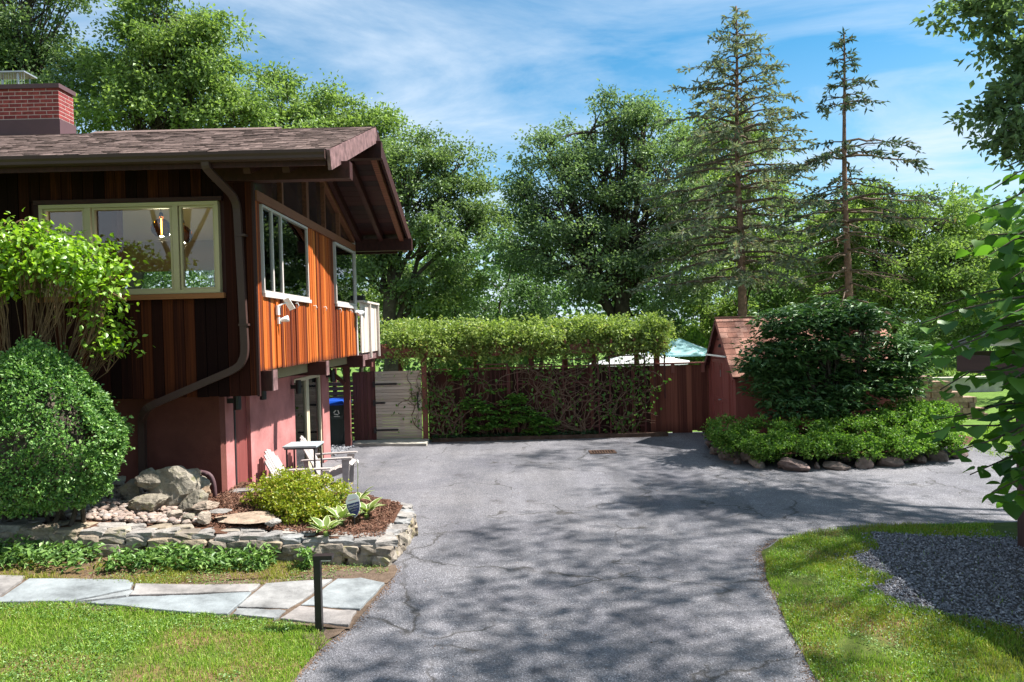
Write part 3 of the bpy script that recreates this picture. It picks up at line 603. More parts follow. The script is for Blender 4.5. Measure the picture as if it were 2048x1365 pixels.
# shingles: real lapped tabs, joined because each is only a few pixels high
V, Fq = [], []; rs = np.random.default_rng(11); ang = math.atan2(ZR - ZE, YRG - YE)
nrow = 30
for r in range(nrow):
    ya = YE - .03 + (YRG - YE + .03) * r / nrow; yb = YE - .03 + (YRG - YE + .03) * (r + 1.25) / nrow; yb = min(yb, YRG + .01)
    x = -9.6 + rs.uniform(0, .3)
    while x < XR - .01:
        w = rs.uniform(.10, .24); x1 = min(x + w - .004, XR + .03); t = rs.uniform(.006, .014); b = len(V); j = rs.uniform(-.012, .012)
        za, zb2 = hz(max(ya, YE)) - (.012 if ya < YE else 0), hz(yb)
        V += [(x, ya + j, za - .004), (x1, ya + j, za - .004), (x1, ya + j, za + t), (x, ya + j, za + t), (x, yb, zb2 + .002), (x1, yb, zb2 + .002)]
        Fq += [(b, b + 1, b + 2, b + 3), (b + 3, b + 2, b + 5, b + 4), (b + 1, b + 5, b + 2, b + 2)][:2]; x += w
sh = bpy.data.objects.new('shingles', fastmesh('shingles', V, [Fq], m_shingle)); put(sh, roof); sh['kind'] = 'stuff'
slab(YRG, YBE, -.012, .006, XL, XR + .02, 'back_shingles', m_shingle)
MB().prism([(-7.0, YRG - .16, hz(YRG - .16, .016)), (-7.0, YRG, ZR + .035), (-7.0, YRG + .16, hz(YRG + .16, .02)), (-7.0, YRG, ZR + .01)], (3.2, 0, 0)).build('ridge_cap', m_shingle, roof)
# gutter and downspout
prof = [(YE - .13, 5.165), (YE - .13, 5.13), (YE - .115, 5.10), (YE - .115, 5.065), (YE - .09, 5.05), (YE - .012, 5.05), (YE - .012, 5.19), (YE - .02, 5.19), (YE - .02, 5.07), (YE - .105, 5.075), (YE - .118, 5.165)]
gut = MB().prism([(XL, a, b) for a, b in prof], (XR - .02 - XL, 0, 0)).build('gutter', m_gutter, house)
MB().box(XR - .024, XR - .016, YE - .128, YE - .014, 5.055, 5.16).build('gutter_end', m_gutter, gut)
MB().box(XL, XR - .03, YE - .008, YE + .02, 4.99, 5.18).build('fascia_board', m_redwood, house)
def smooth_path(P, k=6, fr=.35):
    P = [Vector(p) for p in P]; out = [P[0]]
    for a, b, c in zip(P[:-2], P[1:-1], P[2:]):
        d1 = min((b - a).length, .5) * fr; d2 = min((c - b).length, .5) * fr; s, e_ = b + (a - b).normalized() * d1, b + (c - b).normalized() * d2
        for t in range(k + 1): t /= k; out.append(s * (1 - t) ** 2 + b * 2 * t * (1 - t) + e_ * t * t)
    return out + [P[-1]]
def rect_pipe(name, path, w, h, mat, parent):
    mb = MB(); P = path; n = len(P); V = []
    for i in range(n):
        t = (P[min(i + 1, n - 1)] - P[max(i - 1, 0)]).normalized(); sd = Vector((0, -1, 0)); sd = (sd - t * sd.dot(t)).normalized(); u = t.cross(sd)
        V += [P[i] + u * a * w / 2 + sd * b * h / 2 for a, b in ((-1, -1), (1, -1), (1, 1), (-1, 1))]
    mb.add(V, [(4 * i + k, 4 * i + (k + 1) % 4, 4 * i + 4 + (k + 1) % 4, 4 * i + 4 + k) for i in range(n - 1) for k in range(4)] + [(0, 1, 2, 3), (4 * n - 4, 4 * n - 3, 4 * n - 2, 4 * n - 1)])
    return mb.build(name, mat, parent)
dsp = [(-3.72, YE - .06, 5.06), (-3.72, YE - .05, 4.98), (-3.58, 9.78, 4.70), (-3.53, 9.78, 2.62), (-3.62, 9.78, 2.44), (-4.88, 9.80, 1.94), (-5.22, 10.32, 1.74), (-5.24, 10.32, .55)]
ds = rect_pipe('downspout', smooth_path(dsp), .095, .07, m_gutter, house)
for z in (4.2, 3.0): piece('pipe_strap', ds, -3.60, -3.47, 9.735, 9.85, z, z + .03, m_gutter)

# basement
MB().box(XL, XB - .001, YBF, YBF + .199, -.02, 2.20).build('basement_front', m_shadestucco, house)
bs = MB()
for a in ((YBF + .2, 10.95), (11.62, 14.05), (16.12, 16.75)): bs.box(XB - .2, XB, a[0], a[1], -.02, 2.20)
bs.box(XB - .2, XB, 14.05, 16.12, 2.02, 2.20); bs.box(XB - .2, XB, 10.95, 11.62, 2.02, 2.20); bs.box(XL, XB - .2, 16.55, 16.75, -.02, 2.2)
bs.build('basement_wall', m_stucco, house)
MB().box(XL, XB - .25, YBF + .25, 16.5, 2.06, 2.18).build('basement_ceiling', m_room, house)
MB().box(XB - .13, XB - .06, 10.95, 11.62, .0, 2.02).build('side_door', m_garage, house)
piece('door_post', house, XB - .05, XB + .012, 10.92, 10.97, .0, 2.02, m_black)
for z in (2.33,): MB().box(XL, XS - .17, YBF + .21, 16.5, 2.19, 2.195).build('joist_cover', m_redwood, house)
for y0, y1, x1 in ((9.98, 10.16, -3.23), (12.88, 13.06, -3.22), (16.05, 16.24, -3.20)):
    bmn = piece('floor_beam', house, -4.6, x1 - .02, y0, y1, 2.10 if y0 < 11 else 2.14, 2.376, m_redwood); MB().box(x1 - .018, x1, y0 - .005, y1 + .005, 2.10 if y0 < 11 else 2.13, 2.385).build('beam_end', m_fascia, house)
piece('floor_edge', house, XS - .75, XS - .17, YF + .1, YB, 2.20, 2.37, m_redwood)
# sliding door
sd_ = holder('sliding_door', house, (XB, 15.1, 0)); sd_['label'] = 'cream framed glass sliding door with curtains'
for a, b in ((14.05, 14.12), (14.98, 15.08), (15.10, 15.18), (16.05, 16.12)): piece('frame_stile', sd_, XB - .12, XB - .03, a, b, .06, 1.98, m_curtain)
piece('frame_head', sd_, XB - .12, XB - .03, 14.12, 16.05, 1.93, 2.0, m_curtain); piece('frame_sill', sd_, XB - .12, XB - .02, 14.12, 16.05, .02, .09, m_curtain)
piece('pane', sd_, XB - .075, XB - .068, 14.12, 14.98, .09, 1.93, m_glass); piece('pane', sd_, XB - .075, XB - .068, 15.18, 16.05, .09, 1.93, m_glass)
cur = MB(); n = 60; pts = [(XB - .30 + .03 * math.sin(k * 1.35), 14.06 + k * (2.05 / n)) for k in range(n + 1)]
cur.add([(a, b, .05) for a, b in pts] + [(a, b, 1.98) for a, b in pts], [(k, k + 1, n + 2 + k, n + 1 + k) for k in range(n)]); cur.build('curtain', m_curtain, sd_, smooth=True)
# black wall lights on the basement
for y0, xx, z0 in ((10.72, XB, 1.78), (11.85, XB, 1.82), (13.85, XB, 1.74), (16.55, XB, 1.78)):
    wl = holder('wall_light', house, (xx, y0, z0)); piece('bracket', wl, xx + .001, xx + .10, y0 - .04, y0 + .04, z0 + .10, z0 + .17, m_black)
    MB().lathe([(0, 0), (.05, 0), (.055, .01), (.055, .25), (.05, .26), (0, .26)], (xx + .14, y0, z0), 12).build('lamp_cylinder', m_black, wl)
# flood lights on the gable wall
fl = holder('flood_light', house, (XS, 10.7, 3.2)); piece('mount', fl, XS + .03, XS + .06, 10.62, 10.74, 3.16, 3.30, m_white)
mb = MB(); mb.bar((XS + .05, 10.68, 3.30), (XS + .20, 10.78, 3.36), .02, .02); mb.build('arm', m_white, fl)
mb = MB(); mb.bar((XS + .15, 10.72, 3.40), (XS + .22, 10.80, 3.24), .09, .012, up=(0, 1, .3)); mb.build('solar_panel', m_white, fl)
def spot_head(par, p, d, r=.045, L_=.13):
    p, d = Vector(p), Vector(d).normalized(); pts = [p, p + d * L_ * .3, p + d * L_ * .65, p + d * L_]
    MB().tube(pts, [r * .45, r * .7, r, r * 1.05], 12).build('lamp_head', m_white, par, smooth=True)
spot_head(fl, (XS + .05, 10.72, 3.08), (1, .5, .25)); piece('mount', fl, XS + .03, XS + .055, 10.67, 10.77, 3.03, 3.13, m_white)
f2 = holder('flood_light', house, (XS, 16.1, 3.3)); piece('mount', f2, XS + .03, XS + .07, 16.02, 16.14, 3.32, 3.42, m_white)
spot_head(f2, (XS + .06, 16.08, 3.36), (.7, -.1, -.55), .05, .15); spot_head(f2, (XS + .07, 16.1, 3.37), (1, .15, -.45), .05, .17)
for k in range(6):
    y0 = (11.15, 11.6, 12.7, 13.4, 14.6, 15.6)[k]; MB().tube([(XS + .03, y0, 3.36), (XS + .07, y0, 3.37), (XS + .08, y0 + .02, 3.33), (XS + .06, y0 + .03, 3.30)], .008, 5).build('cable_hook', m_white, house)
# chimney: bricks laid one by one
CX0, CX1, CY0, CY1 = -9.0, -7.68, 12.70, 13.14
chim = MB().box(CX0 + .004, CX1 - .004, CY0 + .004, CY1 - .004, 5.9, 7.27).build('chimney', m_mortar, house)
z = 6.735; k = 0
while z < 7.24:
    x = CX1 - (.215 if k % 2 else .1075)
    xr = CX1
    while xr > CX0 + .02:
        x0 = max(x, CX0); piece('brick', chim, x0 + .007, xr - .007 if xr < CX1 else xr, CY0, CY0 + .09, z + .007, z + .060, m_brick); xr = x; x -= .215
    y = CY0 + .092
    yl = y; step = .1075 if k % 2 else .215
    while yl < CY1 - .01:
        y1 = min(yl + step, CY1); piece('brick', chim, CX1 - .09, CX1, yl + .007, y1 - .007, z + .007, z + .060, m_brick); yl = y1; step = .215
    z += .0677; k += 1
MB().box(CX0 - .02, CX1 + .02, CY0 - .02, CY1 + .02, 6.2, 6.72).build('flashing', m_flash, chim)
MB().box(CX0 - .03, CX1 + .03, CY0 - .03, CY1 + .03, 7.255, 7.33).build('crown', m_flash, chim)
cp = MB(); cp.box(CX0 + .1, -8.28, CY0 + .03, CY1 - .05, 7.56, 7.585)
for a in (-8.9, -8.42):
    for b in (CY0 + .06, CY1 - .08): cp.box(a, a + .02, b, b + .02, 7.331, 7.56)
for q in range(14): cp.box(CX0 + .12 + q * .045, CX0 + .124 + q * .045, CY0 + .05, CY0 + .054, 7.331, 7.56)
cp.build('chimney_cap', m_alum, chim)
# side deck with board parapet
dk = holder('deck', house, (XS, 17.4, 2.3))
for k in range(9):
    y0 = YB + .12 + k * .235; piece('parapet_board', dk, -3.32, -3.29 + .006 * (k % 2), y0, y0 + .228, 2.42, 3.56, m_deckpanel)
piece('top_rail', dk, -3.38, -3.22, YB + .11, 18.42, 3.565, 3.61, m_deckpanel)
for y0 in (17.25, 18.33): piece('post', dk, -3.28, -3.23, y0, y0 + .06, 2.28, 3.56, m_deckpanel)
piece('rim_board', dk, -3.36, -3.325, YB + .11, 18.4, 2.24, 2.41, m_fascia); piece('deck_floor', dk, -6, -3.37, YB + .11, 18.4, 2.30, 2.38, m_redwood)
piece('joist', dk, -5.5, -3.4, 18.1, 18.3, 2.02, 2.23, m_dkfence); piece('post', dk, -4.15, -4.0, 18.2, 18.35, 0, 2.3, m_dkfence)
mb = MB(); mb.bar((-4.1, 18.15, 1.62), (-4.75, 18.15, 2.2), .09, .09); mb.build('brace', m_dkfence, dk)
piece('planter_box', dk, -3.42, -3.24, YB + .14, YB + .42, 3.612, 3.72, m_black)

# pendant lamps in the room
for (px, py, Y, r), lab in (((323, 457, 11.5, .155), 'lit round amber glass pendant lamp behind the middle front window pane'), ((366, 470, 12.3, .155), 'amber glass pendant lamp partly hidden by the right window mullion')):
    c = at(px, py, Y); t = thing('pendant_lamp', lab, 'lamp', c, 'amber glass pendant lamps')
    prof = [(.02, r * 1.25), (.03, r * 1.05), (r * .45, r * .88), (r * .85, r * .5), (r, 0), (r * .92, -r * .42), (r * .62, -r * .78), (r * .3, -r * .9), (0, -r * .92)]
    MB().lathe(prof, c, 24).build('globe', m_amber, t, smooth=True)
    MB().lathe([(0, r * 1.2), (.035, r * 1.2), (.028, r * 1.5), (.006, r * 1.7), (0, r * 1.7)], c, 10).build('socket_cap', m_black, t)
    MB().tube([c + Vector((0, 0, r * 1.6)), Vector((c.x, c.y, hz(c.y, -.29)))], .006, 5).build('cord', m_black, t)
    MB().tube([c + Vector((0, 0, r)), c + Vector((0, 0, -r * .55))], .008, 6).build('filament', m_bulb, t)
    ld = bpy.data.lights.new('pendant_glow', 'POINT'); ld.energy = 24; ld.color = (1, .84, .58); ld.shadow_soft_size = .05
    lo = bpy.data.objects.new('pendant_glow', ld); lo.location = c - Vector((0, 0, r * 1.15)); put(lo, t)
# ================================================================== FENCE, GATE, PERGOLA
rs = np.random.default_rng(21)
fence = thing('board_fence', 'tall red brown vertical board fence along the back of the drive', 'fence', (1.6, 19.25, 0))
x = -2.14
while x < 5.28:
    w = rs.uniform(.125, .15); zb = .0 + (rs.uniform(0, .08) * (rs.random() < .5) if x > 4.1 else 0)
    piece('board', fence, x + .0008, x + w - .0008, 19.20 + rs.uniform(0, .012), 19.23, zb, 1.80 + rs.uniform(-.006, .006), m_fence if x > 3.75 else m_fenceshade); x += w
for z in (.35, 1.2): piece('rail', fence, -2.05, 5.3, 19.235, 19.28, z, z + .09, m_fence)
piece('top_rail', fence, -2.05, 5.3, 19.14, 19.30, 1.835, 1.87, m_pergola)
for x in (.0, 1.1, 2.2, 3.3, 4.36, 5.16): piece('post', fence, x - .045, x + .045, 19.155, 19.195, 1.6 if x > 4 else .05, 1.833, m_pergola)

panel = thing('privacy_fence', 'dark maroon vertical board panel left of the whitewashed gate', 'fence', (-3.8, 18.95, 0))
x = -4.07
while x < -3.6:
    piece('board', panel, x + .002, x + .090, 18.94, 18.97, .06, 1.86, m_dkfence); x += .094
piece('rail', panel, -4.07, -3.60, 18.972, 19.01, .4, .5, m_dkfence); piece('rail', panel, -4.07, -3.60, 18.972, 19.01, 1.5, 1.6, m_dkfence)

gate = thing('gate', 'whitewashed horizontal board gate with black strap hinges', 'gate', (-2.9, 18.93, .08))
n = 22; h = 1.77 / n
for k in range(n): piece('board', gate, -3.48, -2.285, 18.92 + rs.uniform(0, .006), 18.95, .09 + k * h + .004, .09 + (k + 1) * h - .003, m_gate)
piece('back_frame', gate, -3.44, -3.34, 18.952, 19.0, .09, 1.85, m_gate); piece('back_frame', gate, -2.42, -2.32, 18.952, 19.0, .09, 1.85, m_gate)
for z, L_ in ((1.50, .58), (1.01, .26), (.30, .58)):
    hg = MB().box(-3.50, -3.50 + L_, 18.902, 18.916, z, z + .05); hg.lathe([(0, 0), (.025, 0), (.025, .014), (0, .014)], (-3.50 + L_, 18.909, z + .02), 10); hg.box(-3.545, -3.485, 18.885, 18.917, z - .05, z + .10); hg.build('strap_hinge', m_black, gate)
hd = MB().tube(smooth_path([(-2.375, 18.91, 1.22), (-2.375, 18.85, 1.20), (-2.375, 18.85, .98), (-2.375, 18.91, .96)]), .014, 8)
hd.box(-2.40, -2.35, 18.903, 18.916, 1.17, 1.30); hd.box(-2.40, -2.35, 18.903, 18.916, .87, 1.0); hd.build('pull_handle', m_black, gate)

slat = thing('slat_fence', 'low fence of spaced brown horizontal slats behind the bin', 'fence', (-4.6, 19.45, 0))
for k in range(12): piece('slat', slat, -5.4, -4.10, 19.44, 19.47, .10 + k * .125, .10 + k * .125 + .095, m_slat)
piece('post', slat, -4.16, -4.09, 19.472, 19.55, 0, 1.62, m_slat); piece('post', slat, -5.2, -5.1, 19.472, 19.55, 0, 1.62, m_slat)
piece('post', slat, -4.72, -4.62, 19.472, 19.56, 0, 1.95, m_dkfence)

perg = thing('pergola', 'red brown timber pergola carrying the overgrown vine', 'pergola', (.4, 19.3, 0))
piece('front_beam', perg, -3.55, 4.15, 18.98, 19.05, 2.19, 2.44, m_pergola); piece('back_beam', perg, -3.55, 4.15, 20.25, 20.32, 2.19, 2.44, m_pergola)
for x in (-3.55, -2.20): piece('post', perg, x - .065, x + .065, 18.90 if x > -3 else 18.98, 19.03 if x > -3 else 19.06, 0, 2.188, m_pergola)
for x in (.62, 2.3, 3.98): piece('post', perg, x - .07, x + .07, 19.31, 19.43, 0, 2.6, m_pergola)
for x in (-3.0, -.9, 1.6, 3.6): piece('post', perg, x - .06, x + .06, 20.22, 20.34, 0, 2.188, m_pergola)
for k in range(13): x = -3.3 + k * .6; piece('rafter', perg, x - .025, x + .025, 18.85, 20.5, 2.445, 2.56, m_pergola)

# planting strip by the fence
strip = sheet('planting_bed', ragged([(-2.0, 18.78), (4.1, 18.70), (4.15, 19.19), (-2.0, 19.19)], .2, .0, 2), .05, m_mulch)
edge = thing('timber_edging', 'long dark timber edging board along the fence bed', 'edging', (1, 18.73, 0))
for k in range(4):
    a, b = -2.02 + k * 1.53, -2.02 + (k + 1) * 1.53 - .01
    MB().bar((a, 18.76 - .013 * k * 1.53, .05), (b, 18.76 - .013 * (k + 1) * 1.53, .05), .06, .10).build('timber', m_timberedge, edge)

# wire and wood trellises leaning on the fence
tre = [((958, 1016), 1.98, .05, 'trellis frame behind the dense vine nearest the gate', 18.98), ((1035, 1104), 1.94, .05, 'trellis frame with bare twisted vine, second from the gate', 18.97),
       ((1127, 1197), 2.06, .05, 'trellis frame with forked bare stems, middle of the fence', 18.96), ((1220, 1290), 2.12, .05, 'trellis frame holding the leafy trailing vine right of the middle', 18.95), ((1310, 1330), 2.18, .95, 'narrow trellis frame hanging free on the bare fence boards', 19.0)]
for (pa, pb), zt, zb, lab, Y in tre:
    xa, xb = at(pa, 780, Y).x, at(pb, 780, Y).x; t = thing('trellis', lab, 'trellis', ((xa + xb) / 2, Y, zb), 'trellises on the fence')
    for x in (xa, xb): piece('upright', t, x - .018, x + .018, Y - .018, Y + .018, zb, zt, m_dkfence)
    zs = [zt - .03] + [z for z in (1.42, .92, .25) if z > zb + .1 and xb - xa > .4]
    for z in zs: piece('crossbar', t, xa + .019, xb - .019, Y - .012, Y + .012, z, z + .03, m_dkfence)
    if xb - xa > .4:
        for k in range(1, 7): x = xa + (xb - xa) * k / 7; MB().tube([(x, Y, .2 + zb), (x, Y, zt - .03)], .005, 5).build('wire', m_dkfence, t)

# ================================================================== BIN, CHAIRS, TABLE
c = Vector((-4.46, 18.72, 0))
binn = thing('recycling_bin', 'dark green wheeled bin with bright blue lid by the slat fence', 'bin', c)
def ring(cx, cy, z, hx, hy, r=.05):
    o = []
    for sx, sy, a0 in ((1, 1, 0), (-1, 1, 90), (-1, -1, 180), (1, -1, 270)):
        for a in (0, 45, 90): a = R_(a0 + a); o.append((cx + sx * (hx - r) + r * math.cos(a), cy + sy * (hy - r) + r * math.sin(a), z))
    return o
def loft(rings):
    mb = MB(); V = [p for r in rings for p in r]; n = len(rings[0]); m = len(rings)
    return mb.add(V, [(i * n + k, i * n + (k + 1) % n, (i + 1) * n + (k + 1) % n, (i + 1) * n + k) for i in range(m - 1) for k in range(n)] + [tuple(range(n))[::-1], tuple(range((m - 1) * n, m * n))])
loft([ring(c.x, c.y, .03, .24, .27), ring(c.x, c.y, .70, .28, .33), ring(c.x, c.y, .80, .31, .37), ring(c.x, c.y, 1.06, .325, .385)]).build('body', m_bin, binn)
loft([ring(c.x + .01, c.y, 1.063, .345, .41), ring(c.x + .01, c.y, 1.10, .35, .415), ring(c.x, c.y, 1.17, .27, .36), ring(c.x, c.y, 1.185, .2, .3)]).build('lid', m_blue, binn)
for s in (-1, 1): MB().tube([(c.x + s * .25, c.y + .32, .11), (c.x + s * .31, c.y + .32, .11)], .11, 16).build('wheel', m_black, binn)
mb = MB()
for a in range(3):
    t = R_(90 + a * 120); u2 = R_(90 + a * 120 + 95); p = Vector((c.x + .09, c.y - .375, .88))
    mb.bar(p + Vector((.075 * math.cos(t), 0, .075 * math.sin(t))), p + Vector((.075 * math.cos(u2), -.0, .075 * math.sin(u2))), .006, .026, up=(0, 0, 1))
mb.box(c.x + .02, c.x + .17, c.y - .378, c.y - .372, .77, .785); mb.build('printed_mark', m_white, binn)

def chair_at(loc, rz, label):
    t = thing('adirondack_chair', label, 'chair', (0, 0, 0), 'garden chairs by the basement wall')
    W = .56
    for s in (-1, 1):
        y = s * W / 2
        MB().prism([(-.42, y - .012, .06), (-.38, y - .012, .05), (.42, y - .012, .33), (.44, y - .012, .42), (.36, y - .012, .42), (-.42, y - .012, .14)], (0, .024, 0)).build('seat_rail', m_chair, t)
        y2 = s * (W / 2 + .026)
        MB().prism([(.30, y2 - .012, 0), (.40, y2 - .012, 0), (.43, y2 - .012, .54), (.29, y2 - .012, .54)], (0, .024, 0)).build('front_leg', m_chair, t)
        MB().prism([(-.34, y2 - .012 + s * .0, .18), (-.27, y2 - .012, .18), (-.33, y2 - .012, .54), (-.40, y2 - .012, .54)], (0, .024, 0)).build('rear_support', m_chair, t)
        ya = s * (W / 2 + .04)
        MB().prism([(-.44, ya - .05, .542), (.40, ya - .07, .562), (.47, ya - .05, .564), (.49, ya, .564), (.47, ya + .05, .564), (.40, ya + .07, .562), (-.44, ya + .04, .542)], (0, 0, .022)).build('armrest', m_chair, t)
    for k in range(6):
        u = k / 5; x = .43 - u * .52; z = .425 - u * .165
        o = piece('seat_slat', t, x - .042, x + .042, -W / 2 + .013, W / 2 - .013, z, z + .02, m_chair); o.rotation_euler = (0, -.30 if k else .5, 0)
    nb = 7
    for k in range(nb):
        y = (k - (nb - 1) / 2) * .078; L_ = .86 - .018 * (k - 3) ** 2; a = R_(27 + abs(k - 3) * .3); p = Vector((-.12, y, .20)); d = Vector((-math.sin(a), 0, math.cos(a)))
        MB().bar(p, p + d * L_, .071, .018, up=(math.cos(a), 0, math.sin(a))).build('back_slat', m_chair, t)
    for q in (.22, .62):
        a = R_(27); p = Vector((-.145, 0, .20)) + Vector((-math.sin(a), 0, math.cos(a))) * q; piece('back_rail', t, p.x - .02, p.x, -.27, .27, p.z, p.z + .06, m_chair)
    t.location = loc; t.rotation_euler = (0, 0, rz); return t
chair_at((-3.55, 12.05, 0), R_(-4), 'bleached wooden slat chair nearer the golden shrub, low behind it')
chair_at((-3.42, 13.65, 0), R_(3), 'bleached wooden slat chair farther along the wall by the sliding door')
tb = thing('side_table', 'grey topped side table on thin dark legs between the two chairs', 'table', (-3.62, 12.75, 0))
MB().box(-3.92, -3.34, 12.48, 13.02, .915, .945).build('table_top', m_tabletop, tb); MB().box(-3.90, -3.36, 12.50, 13.0, .885, .914).build('apron', m_black, tb)
for x in (-3.88, -3.40):
    for y in (12.52, 12.96): piece('leg', tb, x, x + .025, y, y + .025, 0, .884, m_black)

# ================================================================== PATH LAMP AND SIGN
c = gl(639, 1264); lamp = thing('path_light', 'black metal path light with bent head at the path corner', 'lamp', c)
MB().box(c.x - .032, c.x + .032, c.y - .032, c.y + .032, c.z - .02, c.z + .70).build('post', m_black, lamp)
hd = MB().box(c.x - .034, c.x + .150, c.y - .045, c.y + .045, c.z + .701, c.z + .742).build('head', m_black, lamp)
MB().box(c.x + .045, c.x + .13, c.y - .028, c.y + .028, c.z + .686, c.z + .7005).build('lens', m_white, hd)
MB().box(c.x - .055, c.x + .055, c.y - .055, c.y + .055, c.z - .01, c.z + .018).build('foot', m_black, lamp)

p = at(707, 1016, 9.45); zs = zbed(p.x, p.y) - .05
sign = thing('yard_sign', 'small shield shaped white and navy security sign on a black stake', 'sign', (p.x, p.y, zs))
MB().bar((p.x + .005, p.y + .012, zs), (p.x - .004, p.y + .012, p.z + .02), .024, .012).build('stake', m_black, sign)
TILT = R_(14)
def sp(u, v, d=0.0):                          # sign plane: u right, v up, tipped a little
    w = Vector((u * math.cos(TILT) - v * math.sin(TILT) * .55, d, v * math.cos(TILT) + u * math.sin(TILT))); return Vector((p.x, p.y, p.z + .02)) + w
shield = [(-.045, .165), (.06, .155), (.088, .10), (.090, .0), (.075, -.07), (.04, -.125), (.0, -.155), (-.04, -.12), (-.075, -.06), (-.090, .0), (-.092, .09)]
MB().prism([sp(u, v) for u, v in shield], (0, .008, 0)).build('board', m_white, sign)
navy = [(-.083, .045), (.082, .045), (.083, .0), (.069, -.066), (.036, -.118), (.0, -.145), (-.036, -.113), (-.069, -.056), (-.083, .0)]
MB().prism([sp(u, v, -.002) for u, v in navy], (0, .0018, 0)).build('navy_field', m_navy, sign)
def lettering(txt, u, v, size, mat, name='lettering'):
    cu = bpy.data.curves.new('txt', 'FONT'); cu.body = txt; cu.size = size; cu.align_x = 'CENTER'; cu.align_y = 'CENTER'
    to = bpy.data.objects.new('txt', cu); col.objects.link(to); dg_ = bpy.context.evaluated_depsgraph_get(); me0 = bpy.data.meshes.new_from_object(to.evaluated_get(dg_))
    for vt in me0.vertices: q = sp(u + vt.co.x, v + vt.co.y, -.0035); vt.co = q
    me0.materials.clear(); me0.materials.append(mat); bpy.data.objects.remove(to); o = bpy.data.objects.new(name, me0); return put(o, sign)
lettering('SimpliSafe', 0, .012, .036, m_white); lettering('Home Security', 0, -.022, .022, m_white)
mb = MB()
for k in range(7): a = -.035 + k * .0105; mb.prism([sp(a, -.060, -.0035), sp(a + .007, -.060, -.0035), sp(a + .007, -.055, -.0035), sp(a, -.055, -.0035)], (0, .001, 0))
mb.build('small_print', m_alum, sign); mb = MB()
for k in range(9): a = -.058 + k * .013; mb.prism([sp(a, .082, -.002), sp(a + .009, .082, -.002), sp(a + .009, .091, -.002), sp(a, .091, -.002)], (0, .0012, 0))
mb.build('small_print', m_red, sign)

# ================================================================== SHED
SX0, SX1, SY0, SY1, SYR, SZE, SZR = 5.34, 9.15, 16.97, 19.25, 18.11, 1.74, 2.96
shed = thing('garden_shed', 'small red gabled shed with double doors and cedar shingle roof', 'shed', (7.2, 18.1, 0))
MB().prism([(SX0, SY0, 0), (SX0, SY1, 0), (SX0, SY1, SZE), (SX0, SYR, SZR - .06), (SX0, SY0, SZE)], (SX1 - SX0, 0, 0)).build('wall', m_shed, shed)
for y0, y1 in ((SY0 - .004, SY0 + .08), (SY1 - .08, SY1 + .004)): piece('corner_trim', shed, SX0 - .02, SX0 - .001, y0, y1, 0, SZE - .05, m_shed)
for y in (17.25, 18.95): piece('trim_board', shed, SX0 - .015, SX0 - .001, y - .03, y + .03, 0, 2.02, m_shed)
for a, b in ((SYR, SY0 - .16), (SYR, SY1 + .16)):
    s = -1 if b < a else 1; zr = lambda y: SZR - abs(y - SYR) * (SZR - SZE) / 1.14
    MB().prism([(SX0 - .12, a, zr(a)), (SX0 - .12, b, zr(b)), (SX0 - .12, b, zr(b) + .05), (SX0 - .12, a, zr(a) + .05)], (SX1 - SX0 + .24, 0, 0)).build('roof_deck', m_dkfence, shed)
    MB().bar((SX0 - .13, a + s * .02, zr(a) - .04), (SX0 - .13, b, zr(b) - .04), .02, .11).build('rake_board', m_dkfence if s > 0 else m_shed, shed)
rf = holder('roof', shed, (7.2, SYR, SZE)); nr = 11; yb = SY0 - .18
for r in range(nr):
    ya = yb + (SYR - yb) * r / nr; y1 = yb + (SYR - yb) * (r + 1.12) / nr; x = SX0 - .14; ang = math.atan2(zr(y1) - zr(ya), y1 - ya)
    while x < SX1 + .1:
        w = rs.uniform(.16, .30); L_ = math.hypot(y1 - ya, zr(y1) - zr(ya)); ym = (ya + y1) / 2
        o = piece('shingle', rf, x + .002, x + w - .002, ym - L_ / 2, ym + L_ / 2, zr(ym) + .060, zr(ym) + .076 + rs.uniform(0, .006), m_shedshingle); o.rotation_euler = (ang - .04, 0, 0); x += w
piece('ridge_board', rf, SX0 - .14, SX1 + .12, SYR - .05, SYR + .05, SZR + .06, SZR + .085, m_shedshingle)
for y0, y1, hs in ((17.42, 18.08, 1), (18.12, 18.78, -1)):
    d = holder('door', shed, (SX0, (y0 + y1) / 2, .08)); X = SX0 - .022
    piece('door_leaf', d, X, SX0 - .001, y0, y1, .08, 1.98, m_shed)
    for a in ((y0, y0 + .08, .08, 1.98), (y1 - .08, y1, .08, 1.98), (y0 + .08, y1 - .08, 1.88, 1.98), (y0 + .08, y1 - .08, .92, 1.02), (y0 + .08, y1 - .08, .08, .18)): piece('door_frame', d, X - .02, X - .001, a[0], a[1], a[2], a[3], m_shed)
    if hs > 0:
        MB().tube([(X - .02, y1 - .04, .98), (X - .09, y1 - .04, .98), (X - .10, y1 - .15, .985)], .014, 8).build('lever_handle', m_alum, d); piece('lock_plate', d, X - .028, X - .021, y1 - .05, y1 - .01, 1.55, 1.72, m_alum)
piece('light_bar', shed, SX0 - .17, SX0 - .10, 17.22, 18.95, 2.06, 2.10, m_alum)
piece('gable_board', shed, SX0 - .012, SX0 - .002, 17.78, 18.44, 2.45, 2.50, m_dkfence)
gl_ = holder('gable_lamp', shed, (SX0, 18.05, 2.28)); MB().lathe([(0, 0), (.045, 0), (.03, .07), (0, .08)], (SX0 - .05, 18.05, 2.28), 10).build('lamp_shade', m_black, gl_); piece('bracket', gl_, SX0 - .06, SX0 - .001, 18.04, 18.06, 2.35, 2.37, m_black)
piece('eave_board', shed, SX0, SX1, SY0 - .19, SY0 - .165, 1.52, 1.60, m_band)
